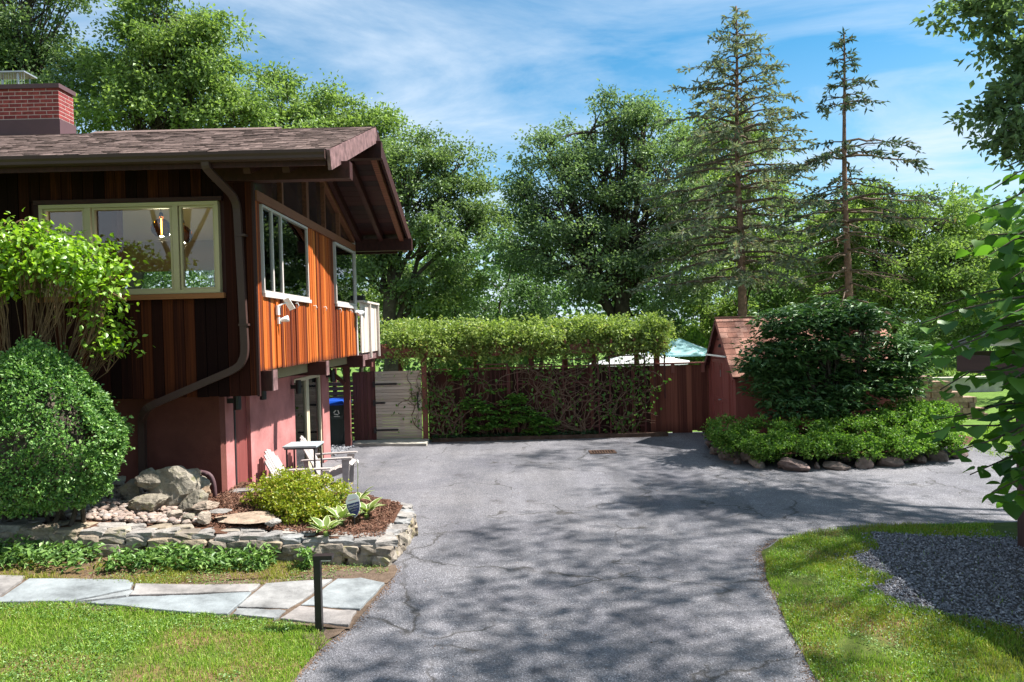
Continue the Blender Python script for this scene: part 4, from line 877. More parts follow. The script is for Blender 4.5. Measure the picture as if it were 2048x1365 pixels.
# tall rear annex with a louvred vent, glimpsed through the shrub
ax = thing('shed_annex', 'red brown annex with pale louvre behind the dark shrub', 'shed', (8.7, 17.6, 0))
MB().box(8.3, 8.9, 17.25, 17.9, 1.9, 2.95).build('wall', m_shed, ax); MB().prism([(8.25, 17.2, 2.951), (8.95, 17.2, 2.951), (8.95, 17.95, 3.02), (8.25, 17.95, 3.02)], (0, 0, .05)).build('roof', m_shedshingle, ax)
for k in range(5): piece('louvre', ax, 8.38, 8.82, 17.23, 17.248, 2.4 + k * .07, 2.44 + k * .07, m_gate)

# ================================================================== UMBRELLAS
def umbrella(c, r, drop, mat, label, n=8, rot=.3):
    t = thing('patio_umbrella', label, 'umbrella', (c[0], c[1], 0)); c = Vector(c); mb = MB()
    rim = [c + Vector((r * math.cos(rot + k * 2 * math.pi / n), r * math.sin(rot + k * 2 * math.pi / n), -drop)) for k in range(n)]
    mid = [c.lerp(q, .5) + Vector((0, 0, -.03)) for q in rim]; low = [q + Vector((0, 0, -.05)) for q in rim]
    mb.add([c] + mid + rim + low, [(0, 1 + k, 1 + (k + 1) % n) for k in range(n)] + [(1 + k, 1 + n + k, 1 + n + (k + 1) % n, 1 + (k + 1) % n) for k in range(n)] + [(1 + n + k, 1 + 2 * n + k, 1 + 2 * n + (k + 1) % n, 1 + n + (k + 1) % n) for k in range(n)])
    mb.build('canopy', mat, t)
    MB().tube([(c.x, c.y, 0), (c.x, c.y, c.z - .01)], .025, 8).build('pole', m_alum, t); MB().lathe([(0, 0), (.3, 0), (.3, .05), (.06, .1), (0, .1)], (c.x, c.y, 0), 14).build('base', m_concrete, t)
    for k in range(n): MB().tube([c + Vector((0, 0, -.03)), rim[k] + Vector((0, 0, -.02))], .008, 4).build('rib', m_alum, t)
umbrella(at(1357, 676, 23), 1.28, .50, m_umbB, 'pale aqua patio umbrella showing over the fence by the shed'); umbrella(at(1278, 702, 21.6), 1.55, .34, m_umbW, 'flat white patio umbrella just above the fence top', rot=.1)

# ================================================================== STACKED BLOCK WALL, LOW SLAB, CARPORT
bw = thing('block_wall', 'stepped dry stacked wall of brown blocks beside the shed', 'wall', (12.2, 20.6, 0)); rs = np.random.default_rng(31)
ends = [13.45, 13.35, 13.1, 13.15, 12.75, 12.45, 12.4, 11.9]
for r, xe in enumerate(ends):
    x = 10.9 - rs.uniform(0, .3)
    while x < xe:
        w = rs.uniform(.28, .5); d = rs.uniform(-.03, .03); piece('block', bw, x, min(x + w - .012, xe + .05), 20.35 + d, 20.75 + d, r * .155 + .002, r * .155 + .150, m_block); x += w
MB().box(10.95, 11.9, 20.40, 20.7, 0, 1.2).build('core', m_block, bw)
ls = MB().box(16.0, 19.2, 28.0, 28.3, -.05, .48); ls.box(15.95, 19.25, 27.94, 28.36, .482, .56)
tag(ls.build('low_wall', m_concrete), 'pale concrete low wall with flat cap on the far lawn', 'wall')

cpt = thing('carport', 'brown timber carport with grey metal roof at the right edge', 'carport', (8.2, 8.6, 0))
CYE, CYR, CZE, CZR = 10.32, 7.0, 2.44, 3.12
for s in (0, 1):
    P = [(6.28, CYE, CZE), (6.28, CYR, CZR), (6.28, CYR, CZR + .05), (6.28, CYE, CZE + .05)] if s == 0 else [(6.28, 2 * CYR - CYE, CZE), (6.28, CYR, CZR), (6.28, CYR, CZR + .05), (6.28, 2 * CYR - CYE, CZE + .05)]
    MB().prism(P, (5.0, 0, 0)).build('roof_panel', m_cprof, cpt)
for k in range(12): x = 6.35 + k * .42; MB().bar((x, CYE, CZE + .065), (x, CYR, CZR + .065), .03, .03).build('roof_seam', m_cprof, cpt)
MB().bar((6.33, CYE - .02, CZE - .05), (6.33, CYR, CZR - .05), .03, .10).build('rake_trim', m_cprof, cpt)
piece('tie_beam', cpt, 6.34, 6.42, 4.0, 10.2, 2.10, 2.34, m_cpwood); piece('eave_beam', cpt, 6.42, 11.2, 10.08, 10.2, 2.10, 2.38, m_cpwood)
for x, y in ((6.30, 8.80), (8.4, 10.06), (11.0, 10.06), (11.0, 4.2), (6.36, 4.2)):
    piece('post', cpt, x - .07, x + .07, y - .07, y + .07, -.02, 2.10, m_cpwood)
piece('side_wall', cpt, 6.40, 6.46, 5.2, 8.72, -.02, 2.09, m_cpwood)
# ================================================================== STONES
def stone_mesh(name, seed, mat, sub=1, amp=.16, round_=.45):
    bm = bmesh.new(); bmesh.ops.create_cube(bm, size=1.0); bmesh.ops.subdivide_edges(bm, edges=bm.edges[:], cuts=sub + 1, use_grid_fill=True); r = np.random.default_rng(seed)
    ph = r.uniform(0, 6.28, (4, 3)); fr = r.uniform(1.5, 5, (4, 3))
    for v in bm.verts:
        s = v.co.normalized() * .62; v.co = v.co.lerp(s, round_); n = sum(math.sin(f[0] * v.co.x * 2 + f[1] * v.co.y * 2 + f[2] * v.co.z * 2 + p[0]) for f, p in zip(fr, ph)) / 4
        v.co *= 1 + amp * n; v.co += Vector(r.normal(0, .018, 3))
    me = bpy.data.meshes.new(name); bm.to_mesh(me); bm.free(); me.materials.append(mat); return me
from mathutils import noise as mnoise
def rock_mesh(name, seed, mat, sub=3, amp=.16, flat=0):
    bm = bmesh.new(); bmesh.ops.create_icosphere(bm, subdivisions=sub, radius=.5); r = np.random.default_rng(seed); cuts = [(Vector(r.normal(0, 1, 3)).normalized(), r.uniform(.24, .40)) for _ in range(11)]
    off = Vector(r.uniform(0, 50, 3))
    for v in bm.verts:
        v.co *= 1 + amp * 1.6 * mnoise.noise(v.co * 2.6 + off)
        for d, k in cuts:
            e_ = v.co.dot(d) - k
            if e_ > 0: v.co -= d * e_ * .95
        v.co *= 1 + .10 * mnoise.noise(v.co * 7 + off) + .06 * mnoise.noise(v.co * 16 + off) + .035 * mnoise.noise(v.co * 34 + off)
    for f in bm.faces: f.smooth = False
    me = bpy.data.meshes.new(name); bm.to_mesh(me); bm.free(); me.materials.append(mat); return me
def place(name, me, loc, scale, rot=(0, 0, 0), parent=None):
    o = bpy.data.objects.new(name, me); o.location = loc; o.scale = scale; o.rotation_euler = rot; return put(o, parent)

# ---- dry stone garden wall
gw = thing('garden_wall', 'low curved dry stone wall around the planted bed', 'wall', (-3, 9, .1)); rs = np.random.default_rng(41)
face_me = [stone_mesh('stone', k, m_wallstone, 1, .14, .38) for k in range(10)]; cap_me = [stone_mesh('stone', 50 + k, m_capstone, 1, .12, .22) for k in range(8)]
ctrl = [(-9.4, 8.24), (-7.0, 8.28), (-5.0, 8.40), (-3.4, 8.66), (-2.4, 8.80), (-1.52, 8.88), (-1.42, 9.5), (-1.36, 10.2), (-1.5, 10.75), (-1.95, 11.1), (-2.7, 11.32), (-3.9, 11.38)]
def along(ctrl, step):
    P = [Vector(c) for c in ctrl]; out = []; acc = 0.0
    for a, b in zip(P[:-1], P[1:]):
        L_ = (b - a).length; t = acc
        while t < L_: out.append((a.lerp(b, t / L_), (b - a).normalized())); t += step * rs.uniform(.75, 1.3)
        acc = t - L_
    return out
core = MB()
for a, b in zip(ctrl[:-1], ctrl[1:]):
    A, B = Vector((*a, 0)), Vector((*b, 0)); d = (B - A).normalized(); n_ = Vector((-d.y, d.x, 0)); za, zb_ = zg(*a), zg(*b)
    core.add([A + n_ * .06 + Vector((0, 0, za - .1)), B + n_ * .06 + Vector((0, 0, zb_ - .1)), B + n_ * .3 + Vector((0, 0, zb_ - .1)), A + n_ * .3 + Vector((0, 0, za - .1)),
              A + n_ * .06 + Vector((0, 0, za + .25)), B + n_ * .06 + Vector((0, 0, zb_ + .25)), B + n_ * .3 + Vector((0, 0, zb_ + .25)), A + n_ * .3 + Vector((0, 0, za + .25))],
             [(0, 1, 5, 4), (1, 2, 6, 5), (2, 3, 7, 6), (3, 0, 4, 7), (4, 5, 6, 7)])
core.build('core', m_dirt, gw)
for lvl, (zc, hh, st) in enumerate(((.06, .16, .25), (.18, .12, .21))):
    for p, d in along(ctrl, st):
        n_ = Vector((-d.y, d.x)); q = p + n_ * (.085 + rs.uniform(-.025, .025)); L_ = st * rs.uniform(1.0, 1.35)
        place('stone', face_me[rs.integers(10)], (q.x, q.y, zg(p.x, p.y) + zc + rs.uniform(-.02, .02)), (L_, .21, hh * rs.uniform(.95, 1.3)), (rs.normal(0, .06), rs.normal(0, .08), math.atan2(d.y, d.x) + rs.normal(0, .08)), gw)
for row, (off, st) in enumerate(((.12, .24), (.29, .28))):
    for p, d in along(ctrl, st):
        n_ = Vector((-d.y, d.x)); q = p + n_ * (off + rs.uniform(-.02, .02)); L_ = st * rs.uniform(1.0, 1.3)
        place('stone', cap_me[rs.integers(8)] if p.x > -3.2 or rs.random() < .4 else face_me[rs.integers(10)], (q.x, q.y, zg(p.x, p.y) + .262 + rs.uniform(-.012, .012)), (L_, .19 * rs.uniform(.9, 1.2), .085 * rs.uniform(.8, 1.3)), (rs.normal(0, .04), rs.normal(0, .04), math.atan2(d.y, d.x) + rs.normal(0, .12)), gw)

# ---- rock garden boulders
def boulder(name, px, py, Y, w, h, dpt, seed, mat, label, rot=0.0, cat='rock', sink=.25, group='rock garden stones', sub=4):
    c = at(px, py, Y); me = rock_mesh(name, seed, mat, sub); o = place(name, me, (c.x, c.y, c.z), (w, dpt, h), (0, 0, rot)); return tag(o, label, cat, group)
boulder('boulder', 342, 974, 9.75, .78, .78, .55, 101, m_boulder, 'largest domed lichen covered boulder in the rock garden', .2)
boulder('boulder', 298, 960, 9.62, .36, .32, .3, 102, m_boulder, 'grey rock leaning on the left shoulder of the largest boulder', .5)
boulder('boulder', 262, 980, 9.75, .40, .34, .4, 103, m_boulder, 'pale rock between the largest boulder and the clipped round shrub', 1.2)
boulder('boulder', 305, 1003, 9.38, .52, .28, .4, 104, m_boulder, 'wide flat topped lichen rock in front of the largest boulder', .1)
boulder('boulder', 388, 1005, 9.5, .42, .34, .4, 105, m_boulder, 'sloping grey rock at the right foot of the largest boulder', .8)
boulder('boulder', 388, 945, 10.0, .30, .18, .26, 106, m_tan, 'smooth tan rock perched on top of the pile by the wall corner', .3)
boulder('boulder', 402, 968, 9.95, .34, .26, .3, 107, m_boulder, 'grey white rock under the tan one', 2.0)
boulder('boulder', 378, 962, 9.98, .2, .14, .2, 108, m_tan, 'small orange brown stone wedged under the tan rock', 1.0)
boulder('boulder', 412, 985, 9.8, .16, .2, .16, 109, m_tan, 'upright rounded stone beside the wall corner', .6)
boulder('boulder', 405, 996, 9.6, .15, .15, .15, 110, m_capstone, 'pale round ball stone at the edge of the mulch', .0, sub=2)
boulder('boulder', 410, 1011, 9.35, .36, .13, .28, 111, m_tan, 'flat angular tan stone on the mulch edge', .3)
boulder('boulder', 440, 1023, 9.2, .30, .06, .2, 112, m_capstone, 'thin pale flat stone lying on the mulch', .2)
boulder('boulder', 350, 1028, 9.12, .20, .15, .18, 113, m_tan, 'tan cobble near the wall with two others', .9)
boulder('boulder', 375, 1034, 9.06, .22, .13, .2, 114, m_boulder, 'grey cobble near the wall left of the flat slab', .2)
boulder('boulder', 410, 1036, 9.05, .26, .16, .2, 115, m_tan, 'angular cobble against the back of the stone wall', 1.5)
boulder('boulder', 235, 962, 9.95, .25, .2, .25, 116, m_boulder, 'dark rock half hidden behind the clipped round shrub', 1.5)
boulder('flat_slab', 500, 1036, 9.25, .95, .05, .62, 117, m_tan, 'large flat brown slab set level in the bed behind the wall', .1, 'rock')
boulder('boulder', 545, 1045, 9.05, .2, .1, .16, 118, m_capstone, 'small pale stone beside the golden shrub', .4)
for k in range(5):
    c = Vector((-3.95 + .28 * k, 10.62 + .13 * k, 0)); c.z = zbed(c.x, c.y) + .02
    tag(place('edging_stone', cap_me[k], c, (.30, .22, .07), (0, 0, .3 * k)), ['pale edging stone touching the stucco corner', 'second pale edging stone from the stucco corner', 'third pale edging stone from the stucco corner', 'fourth pale edging stone, half under the golden shrub', 'last pale edging stone, under the golden shrub'][k], 'stone', 'flat edging stones by the wall')
# bent pipe rail by the stucco wall
tag(MB().tube(smooth_path([(-5.1, 10.2, .98), (-4.35, 10.2, .98), (-4.18, 10.2, .9), (-4.17, 10.2, .5)], 8, .5), .032, 8).build('pipe_rail', m_flash, smooth=True), 'bent grey pipe curving down at the stucco corner', 'pipe')

# ---- scattered small pieces: pebbles, chips, gravel
def scatter_pieces(name, base_V, base_F, P, S, mat, seed, kind='stuff', flat=1.0, smooth=False, rotall=True, par=None):
    r = np.random.default_rng(seed); n = len(P); bv = np.asarray(base_V, float); bf = np.asarray(base_F, int); a = r.uniform(0, 2 * np.pi, n); t = r.normal(0, .5 if rotall else .15, (n, 2))
    ca, sa = np.cos(a), np.sin(a); V = np.repeat(bv[None], n, 0) * S[:, None, :] * r.uniform(.8, 1.2, (n, len(bv), 1))
    for (i, j), ang in (((1, 2), t[:, 0]), ((0, 2), t[:, 1])):
        c_, s_ = np.cos(ang)[:, None], np.sin(ang)[:, None]; A, B = V[:, :, i].copy(), V[:, :, j].copy(); V[:, :, i] = A * c_ - B * s_; V[:, :, j] = A * s_ + B * c_
    X, Y = V[:, :, 0].copy(), V[:, :, 1].copy(); V[:, :, 0] = X * ca[:, None] - Y * sa[:, None]; V[:, :, 1] = X * sa[:, None] + Y * ca[:, None]
    V += P[:, None, :]; Fa = bf[None] + (np.arange(n) * len(bv))[:, None, None]
    o = bpy.data.objects.new(name, fastmesh(name, V.reshape(-1, 3), [Fa.reshape(-1, bf.shape[1])], mat, smooth)); put(o, par); o['kind'] = kind; return o
def ico(sub):
    bm = bmesh.new(); bmesh.ops.create_icosphere(bm, subdivisions=sub, radius=.5); V = [tuple(v.co) for v in bm.verts]; Fa = [[v.index for v in f.verts] for f in bm.faces]; bm.free(); return V, Fa
OCT = ([(.5, 0, 0), (-.5, 0, 0), (0, .5, 0), (0, -.5, 0), (0, 0, .5), (0, 0, -.5)], [(0, 2, 4), (2, 1, 4), (1, 3, 4), (3, 0, 4), (2, 0, 5), (1, 2, 5), (3, 1, 5), (0, 3, 5)])
def in_poly_pts(poly, n, seed):
    r = np.random.default_rng(seed); xs = [p[0] for p in poly]; ys = [p[1] for p in poly]; X = r.uniform(min(xs), max(xs), n * 3); Y = r.uniform(min(ys), max(ys), n * 3); k = inside(poly, X, Y); return X[k][:n], Y[k][:n]
zbedv = np.vectorize(zbed); zgv = np.vectorize(zg)
peb_poly = [(-8.0, 8.85), (-4.6, 8.85), (-3.9, 9.0), (-4.1, 9.5), (-4.5, 9.9), (-5.2, 10.35), (-8.0, 10.35)]
X, Y = in_poly_pts(peb_poly, 2600, 3); r = np.random.default_rng(3); S = r.uniform(.055, .115, (len(X), 1)) * np.array([[1, .75, .5]]); S *= r.uniform(.8, 1.2, S.shape)
scatter_pieces('river_pebbles', *ico(2), np.stack([X, Y, zbedv(X, Y) + .035 + r.uniform(0, .03, len(X))], -1), S, m_pebble, 4, smooth=True, rotall=False)['label'] = 'rounded tan river pebbles under the clipped shrub'
X, Y = in_poly_pts([(-4.4, 8.95), (-1.62, 9.05), (-1.62, 10.6), (-2.1, 10.95), (-4.2, 11.1), (-4.2, 9.6)], 9000, 5); r = np.random.default_rng(5); S = np.stack([r.uniform(.025, .07, len(X)), r.uniform(.008, .02, len(X)), r.uniform(.004, .012, len(X))], -1) * 1.25
scatter_pieces('bark_mulch', *OCT, np.stack([X, Y, zbedv(X, Y) + .025 + r.uniform(0, .02, len(X))], -1), S, m_mulchchip, 6)['label'] = 'red brown bark mulch in the bed'
X, Y = in_poly_pts(gravel_poly, 17000, 7); r = np.random.default_rng(7); S = r.uniform(.016, .042, (len(X), 1)) * np.array([[1, .8, .6]])
keep = vnoise(X * 2.5, Y * 2.5, 3) + .55 * (X - 4.1) > .28; X, Y, S = X[keep], Y[keep], S[keep]
gp = np.array(gravel_poly); gi = r.integers(0, len(gp), 1600); gt = r.uniform(0, 1, 1600); ep = gp[gi] * (1 - gt)[:, None] + gp[(gi + 1) % len(gp)] * gt[:, None] + r.normal(0, .13, (1600, 2)); ek = (ep[:, 0] > 3.3) & (ep[:, 1] < 9.6)
X = np.concatenate([X, ep[ek, 0]]); Y = np.concatenate([Y, ep[ek, 1]]); S = np.concatenate([S, r.uniform(.014, .036, (ek.sum(), 1)) * np.array([[1, .8, .6]])])
scatter_pieces('dark_gravel', *OCT, np.stack([X, Y, np.full(len(X), .022) + r.uniform(0, .022, len(X))], -1), S, m_gravel, 8)['label'] = 'dark crushed stone gravel patch by the carport'
X, Y = in_poly_pts([(-4.6, 17.2), (-4.1, 17.0), (-3.95, 18.2), (-3.9, 19.2), (-5.2, 19.3), (-5.2, 17.2)], 3200, 9); r = np.random.default_rng(9); S = r.uniform(.03, .07, (len(X), 1)) * np.array([[1, .8, .6]])
scatter_pieces('drain_gravel', *OCT, np.stack([X, Y, np.full(len(X), .01) + r.uniform(0, .03, len(X))], -1), S, m_lgravel, 10)['label'] = 'loose grey gravel around the wheeled bin'
X, Y = in_poly_pts([(-1.9, 18.8), (4.05, 18.72), (4.1, 19.18), (-1.9, 19.18)], 2500, 13); r = np.random.default_rng(13); S = np.stack([r.uniform(.03, .08, len(X)), r.uniform(.01, .025, len(X)), r.uniform(.005, .012, len(X))], -1)
scatter_pieces('fence_bed_mulch', *OCT, np.stack([X, Y, np.full(len(X), .06)], -1), S, m_mulchchip, 14)['label'] = 'bark mulch along the foot of the fence'

# ---- island bed ringed with rocks
isl = [(4.55, 17.0), (4.42, 16.2), (4.45, 15.4), (4.7, 14.55), (5.25, 14.05), (6.2, 13.9), (7.3, 13.95), (8.4, 14.25), (9.3, 14.6), (9.9, 15.4), (9.6, 16.6), (6, 16.9)]
island = sheet('island_bed', ragged(isl, .3, .02, 4), lambda x, y: .30, m_mulch)
spec = [(1422, 880, 16.7, .36, .30, 0), (1436, 893, 15.9, .62, .42, 1), (1462, 905, 15.2, .66, .50, 0), (1475, 917, 14.7, .22, .2, 1), (1515, 922, 14.35, .58, .32, 2), (1590, 926, 13.98, .78, .42, 2), (1560, 926, 14.15, .12, .22, 1), (1633, 928, 14.0, .2, .25, 1), (1672, 930, 13.95, .62, .26, 0), (1728, 925, 13.98, .52, .36, 0), (1732, 905, 14.2, .5, .22, 2), (1775, 922, 14.1, .72, .34, 1), (1838, 918, 14.3, .4, .32, 0), (1872, 905, 14.5, .56, .5, 2), (1915, 908, 14.7, .5, .4, 0), (1690, 905, 14.3, .7, .34, 0), (1500, 905, 14.7, .6, .4, 1), (1800, 902, 14.4, .6, .35, 0)]
ilab = ['smallest dark rock at the far left tip of the island', 'dark red brown rock second from the left tip of the island', 'large shaded rock rounding the left curve of the island', 'small tan filler rock on the left curve of the island', 'oblong tan rock left of the big pale island boulder', 'big pale pitted boulder at the front of the island', 'thin upright chip between the two front island boulders', 'small rock right of the big pale island boulder', 'low dark rock at the island front centre', 'squat dark rock right of the island front centre', 'upper tan rock tucked under the hedge', 'long low rock on the right front of the island', 'narrow rock right of the long low island rock', 'rounded tan rock near the right end of the island', 'last rock at the right end of the island', 'dark rock under the hedge at the island centre', 'dark rock under the hedge on the left curve', 'dark rock under the hedge toward the right end']
for k, (px, py, Y, w, h, c_) in enumerate(spec):
    c = at(px, py, Y); o = place('rock', rock_mesh('rock', 200 + k, m_islandrock, 3), (c.x, c.y, max(h * .20, c.z - .08)), (w * .85, w * .65, h * .85), (0, 0, k * 1.1)); tag(o, ilab[k], 'rock', 'rocks ringing the island bed')

# ================================================================== FOLIAGE TOOLS
def nrm(a): return a / (np.linalg.norm(a, axis=-1, keepdims=True) + 1e-9)
def leafmesh(name, P, L_, W, mat, parent=None, up=.5, out=None, droop=0.0, seed=0, fold=.18, kind=None, D=None, curl=.12):
    r = np.random.default_rng(seed); n = len(P); L_ = np.broadcast_to(L_, (n,)) * r.uniform(.7, 1.25, n); W = np.broadcast_to(W, (n,)) * r.uniform(.75, 1.25, n)
    N = r.normal(0, 1, (n, 3)); N = nrm(N) * (1 - up) + np.array([0, 0, up]); N = nrm(N)
    if D is None:
        D = r.normal(0, 1, (n, 3))
        if out is not None: D = D * .7 + nrm(out) * 1.0
        D[:, 2] -= droop
    D = D - N * (D * N).sum(1, keepdims=True); D = nrm(D); Sd = np.cross(D, N)
    L_, W = L_[:, None], W[:, None]
    V = np.stack([P, P + D * L_ * .45 + Sd * W * .5 + N * fold * W, P + D * L_ - N * curl * L_, P + D * L_ * .45 - Sd * W * .5 + N * fold * W], 1).reshape(-1, 3)
    b = (np.arange(n) * 4)[:, None]; Fa = np.concatenate([b + np.array([[0, 1, 2]]), b + np.array([[0, 2, 3]])], 0)
    me = fastmesh(name, V, [Fa], mat)
    o = bpy.data.objects.new(name, me); put(o, parent)
    if kind: o['kind'] = kind
    return o
def clumps(lobes, ncl, per, cr, seed, shell=.55, flat=.75, low=-1.0, wts=None, bough=0.0):
    """leaf positions: clumps spread through ellipsoid lobes, denser towards the outside"""
    r = np.random.default_rng(seed); lob = np.asarray(lobes, float); area = (lob[:, 3] * lob[:, 5]) ** .9; area = area if wts is None else area * np.asarray(wts); pr = area / area.sum()
    idx = r.choice(len(lob), ncl, p=pr); d = nrm(r.normal(0, 1, (ncl, 3))); d[:, 2] = np.maximum(d[:, 2], low); rad = r.uniform(0, 1, ncl) ** (1 / 3) * (1 - shell) + shell * r.uniform(.75, 1.05, ncl)
    C = lob[idx, :3] + d * rad[:, None] * lob[idx, 3:6]
    if bough:                                   # gather the clumps into flattened leafy boughs with air between them
        nb = max(len(lob) * 3, ncl // 5); B = C[r.choice(ncl, nb)]; bi = np.argmin(((C[:, None, :] - B[None]) ** 2 * [1, 1, 2.2]).sum(-1), 1); bs = r.uniform(.6, 1.25, nb)[bi]
        q = r.normal(0, .5, (ncl, 3)); q[:, 2] *= .36; C = B[bi] + (C - B[bi]) * [.25, .25, .12] + q * (bs * bough)[:, None]
    k = r.poisson(per, ncl) + 1; ci = np.repeat(np.arange(ncl), k)
    q = r.normal(0, .5, (len(ci), 3)); q[:, 2] *= flat; sc = r.uniform(.6, 1.3, ncl)[ci] * cr
    return C, C[ci] + q * sc[:, None], C[ci]
def bez(p0, p1, bend, n=7, rng=None, jit=.0):
    p0, p1, bend = np.array(p0, float), np.array(p1, float), np.array(bend, float); t = np.linspace(0, 1, n)[:, None]; m = (p0 + p1) / 2 + bend
    P = p0 * (1 - t) ** 2 + m * 2 * t * (1 - t) + p1 * t * t
    if rng is not None and jit: P[1:-1] += rng.normal(0, jit, (n - 2, 3))
    return P
def LB(px, py, Y, rx, ry, dy=None):              # crown lobe from its place in the photo, distance and half sizes in photo pixels
    c = at(px, py, Y); s = Y / F; return (c.x, c.y, c.z, rx * s, (dy if dy else (rx + ry) / 2 * s), ry * s)
def tree(name, label, base, lobes, ncl, per, leaf, lmat, tr, group=None, cr=.7, seed=1, bark=None, cat='tree', droop=.25, limbs=True, twigs=.5, fork=.35, trunk_top=None, ww=.55, shell=.5, up=.45, wts=None):
    r = np.random.default_rng(seed); base = np.array(base, float); lob = np.array(lobes, float); top = lob[lob[:, 2].argmax(), :3] if trunk_top is None else np.array(trunk_top, float)
    t = thing(name, label, cat, tuple(base), group); bark = bark or m_bark
    mb = MB(); n = 12; P = bez(base - [0, 0, .2], top, (r.normal(0, .4), r.normal(0, .4), 0), n, r, .06); mb.tube(P, np.linspace(tr * 1.25, tr * .16, n) ** 1.0, 8)
    leaf *= .68; C, Q, CC = clumps(lobes, int(ncl * .75), per * 2.5, cr * .52, seed + 1, shell, wts=wts, bough=cr * .95)
    if limbs:
        for l in lob:
            k = int(n * r.uniform(fork, fork + .35)); k = min(k, n - 3); rr = np.interp(k, [0, n - 1], [tr * 1.25, tr * .16]) * .45; e_ = l[:3].copy(); B = bez(P[k], e_, (r.normal(0, .3), r.normal(0, .3), .12 * np.linalg.norm(e_ - P[k])), 8, r, .08); mb.tube(B, np.linspace(rr, rr * .22, 8), 6)
            near = np.where(np.linalg.norm((C - l[:3]) / l[3:6], axis=1) < 1.15)[0]; r.shuffle(near)
            for i in near[:int(len(near) * twigs)]:
                s = B[r.integers(3, 8)]; mb.tube(bez(s, C[i], (0, 0, .08 * np.linalg.norm(C[i] - s)), 5, r, .04), np.linspace(rr * .28, .008, 5), 4, cap=False)
    mb.build('trunk', bark, t, smooth=True, fix=False)
    leafmesh('crown', Q, leaf, leaf * ww, lmat, t, up=up, out=Q - CC, droop=droop, seed=seed + 2)
    return t
# ================================================================== TREES
def gb(px, Y): c = at(px, 660, Y); return (c.x, Y, -.03)
tree('oak_tree', 'dark leaved oak behind the chimney at the far left', gb(60, 25), [LB(30, 40, 25, 150, 90), LB(50, 140, 24.5, 130, 70), LB(-120, 100, 25, 120, 110), LB(150, 190, 24.5, 90, 70), LB(-60, 230, 24, 150, 80), LB(60, -90, 25, 170, 80)], 520, 42, .23, L_oak, .34, 'trees behind the house', 1.0, 301)
tree('oak_tree', 'leafy oak with long leaning limb rising above the roof ridge', gb(235, 24), [LB(350, 40, 24, 100, 60), LB(420, 110, 24, 85, 60), LB(330, 140, 23.5, 110, 60), LB(260, 110, 24, 70, 60), LB(400, 210, 24, 120, 60), LB(280, 240, 23.5, 110, 60), LB(330, -40, 24, 90, 50), LB(470, 240, 24, 70, 50)], 520, 36, .22, L_oak2, .26, 'trees behind the house', .85, 302, trunk_top=tuple(at(340, 120, 24)))
tree('maple_tree', 'pale green tree crown beyond the roof toward the open sky', gb(640, 34), [LB(560, 205, 34, 75, 55), LB(650, 235, 34, 75, 50), LB(610, 300, 33, 130, 70), LB(735, 265, 34, 55, 40), LB(800, 270, 34, 40, 35), LB(720, 345, 33, 110, 70), LB(500, 300, 33, 80, 60)], 520, 34, .27, L_oak2, .3, 'trees behind the house', 1.05, 303)
tree('oak_tree', 'dark trunked tree with a long forked limb right of the house roof', gb(785, 27), [LB(740, 335, 27, 70, 55), LB(840, 315, 27, 75, 50), LB(920, 330, 27, 50, 45), LB(800, 390, 26.5, 90, 60), LB(905, 390, 27, 70, 55), LB(770, 470, 26.5, 70, 50), LB(880, 470, 26, 80, 40), LB(970, 430, 27, 40, 50), LB(750, 560, 27, 60, 50), LB(850, 570, 27.5, 80, 50)], 560, 30, .21, L_oak, .32, 'trees beyond the fence', .75, 304, trunk_top=tuple(at(800, 390, 27)), fork=.25)
tree('oak_tree', 'broad dark crowned oak in the middle beyond the fence', gb(1215, 30), [LB(1180, 265, 30, 90, 55), LB(1290, 255, 30, 80, 50), LB(1100, 320, 30, 75, 55), LB(1210, 350, 29.5, 110, 60), LB(1330, 340, 30, 80, 70), LB(1040, 400, 30, 60, 50), LB(1130, 430, 29, 110, 65), LB(1270, 450, 29.5, 110, 80), LB(1060, 500, 29, 70, 50), LB(1180, 540, 29, 120, 70), LB(1320, 560, 29, 90, 80), LB(1390, 450, 30.5, 70, 90), LB(1250, 215, 30, 50, 25)], 900, 32, .22, L_dark, .42, 'trees beyond the fence', .95, 305, fork=.2, trunk_top=tuple(at(1235, 370, 30)))
tree('oak_tree', 'lighter tree filling the gap behind the blue grey spruce', gb(1420, 36), [LB(1400, 290, 36, 80, 60), LB(1480, 330, 36, 90, 80), LB(1400, 420, 35, 100, 90), LB(1520, 430, 36, 90, 80), LB(1450, 540, 35, 130, 90), LB(1580, 520, 36, 70, 70)], 520, 32, .27, L_oak2, .3, 'trees beyond the fence', 1.1, 306)
tree('maple_tree', 'yellow green spreading tree behind the bare spruce at right', gb(1770, 27), [LB(1700, 440, 27, 90, 50), LB(1790, 410, 27, 80, 45), LB(1860, 450, 27, 90, 55), LB(1640, 500, 27.5, 90, 50), LB(1760, 520, 26.5, 130, 55), LB(1900, 540, 26.5, 110, 55), LB(1960, 480, 27, 80, 50), LB(1680, 590, 27, 110, 45), LB(1830, 600, 26, 120, 45), LB(2000, 590, 26, 100, 55)], 700, 30, .20, L_oak2, .24, 'trees beyond the fence', .8, 307, fork=.2)
tree('maple_tree', 'small tree at the far right beyond the block wall', gb(1990, 33), [LB(1960, 560, 33, 90, 60), LB(2070, 520, 33, 90, 80), LB(2020, 640, 32, 110, 50), LB(1900, 640, 33, 80, 40)], 260, 28, .25, L_oak, .18, 'trees beyond the fence', 1.0, 308)
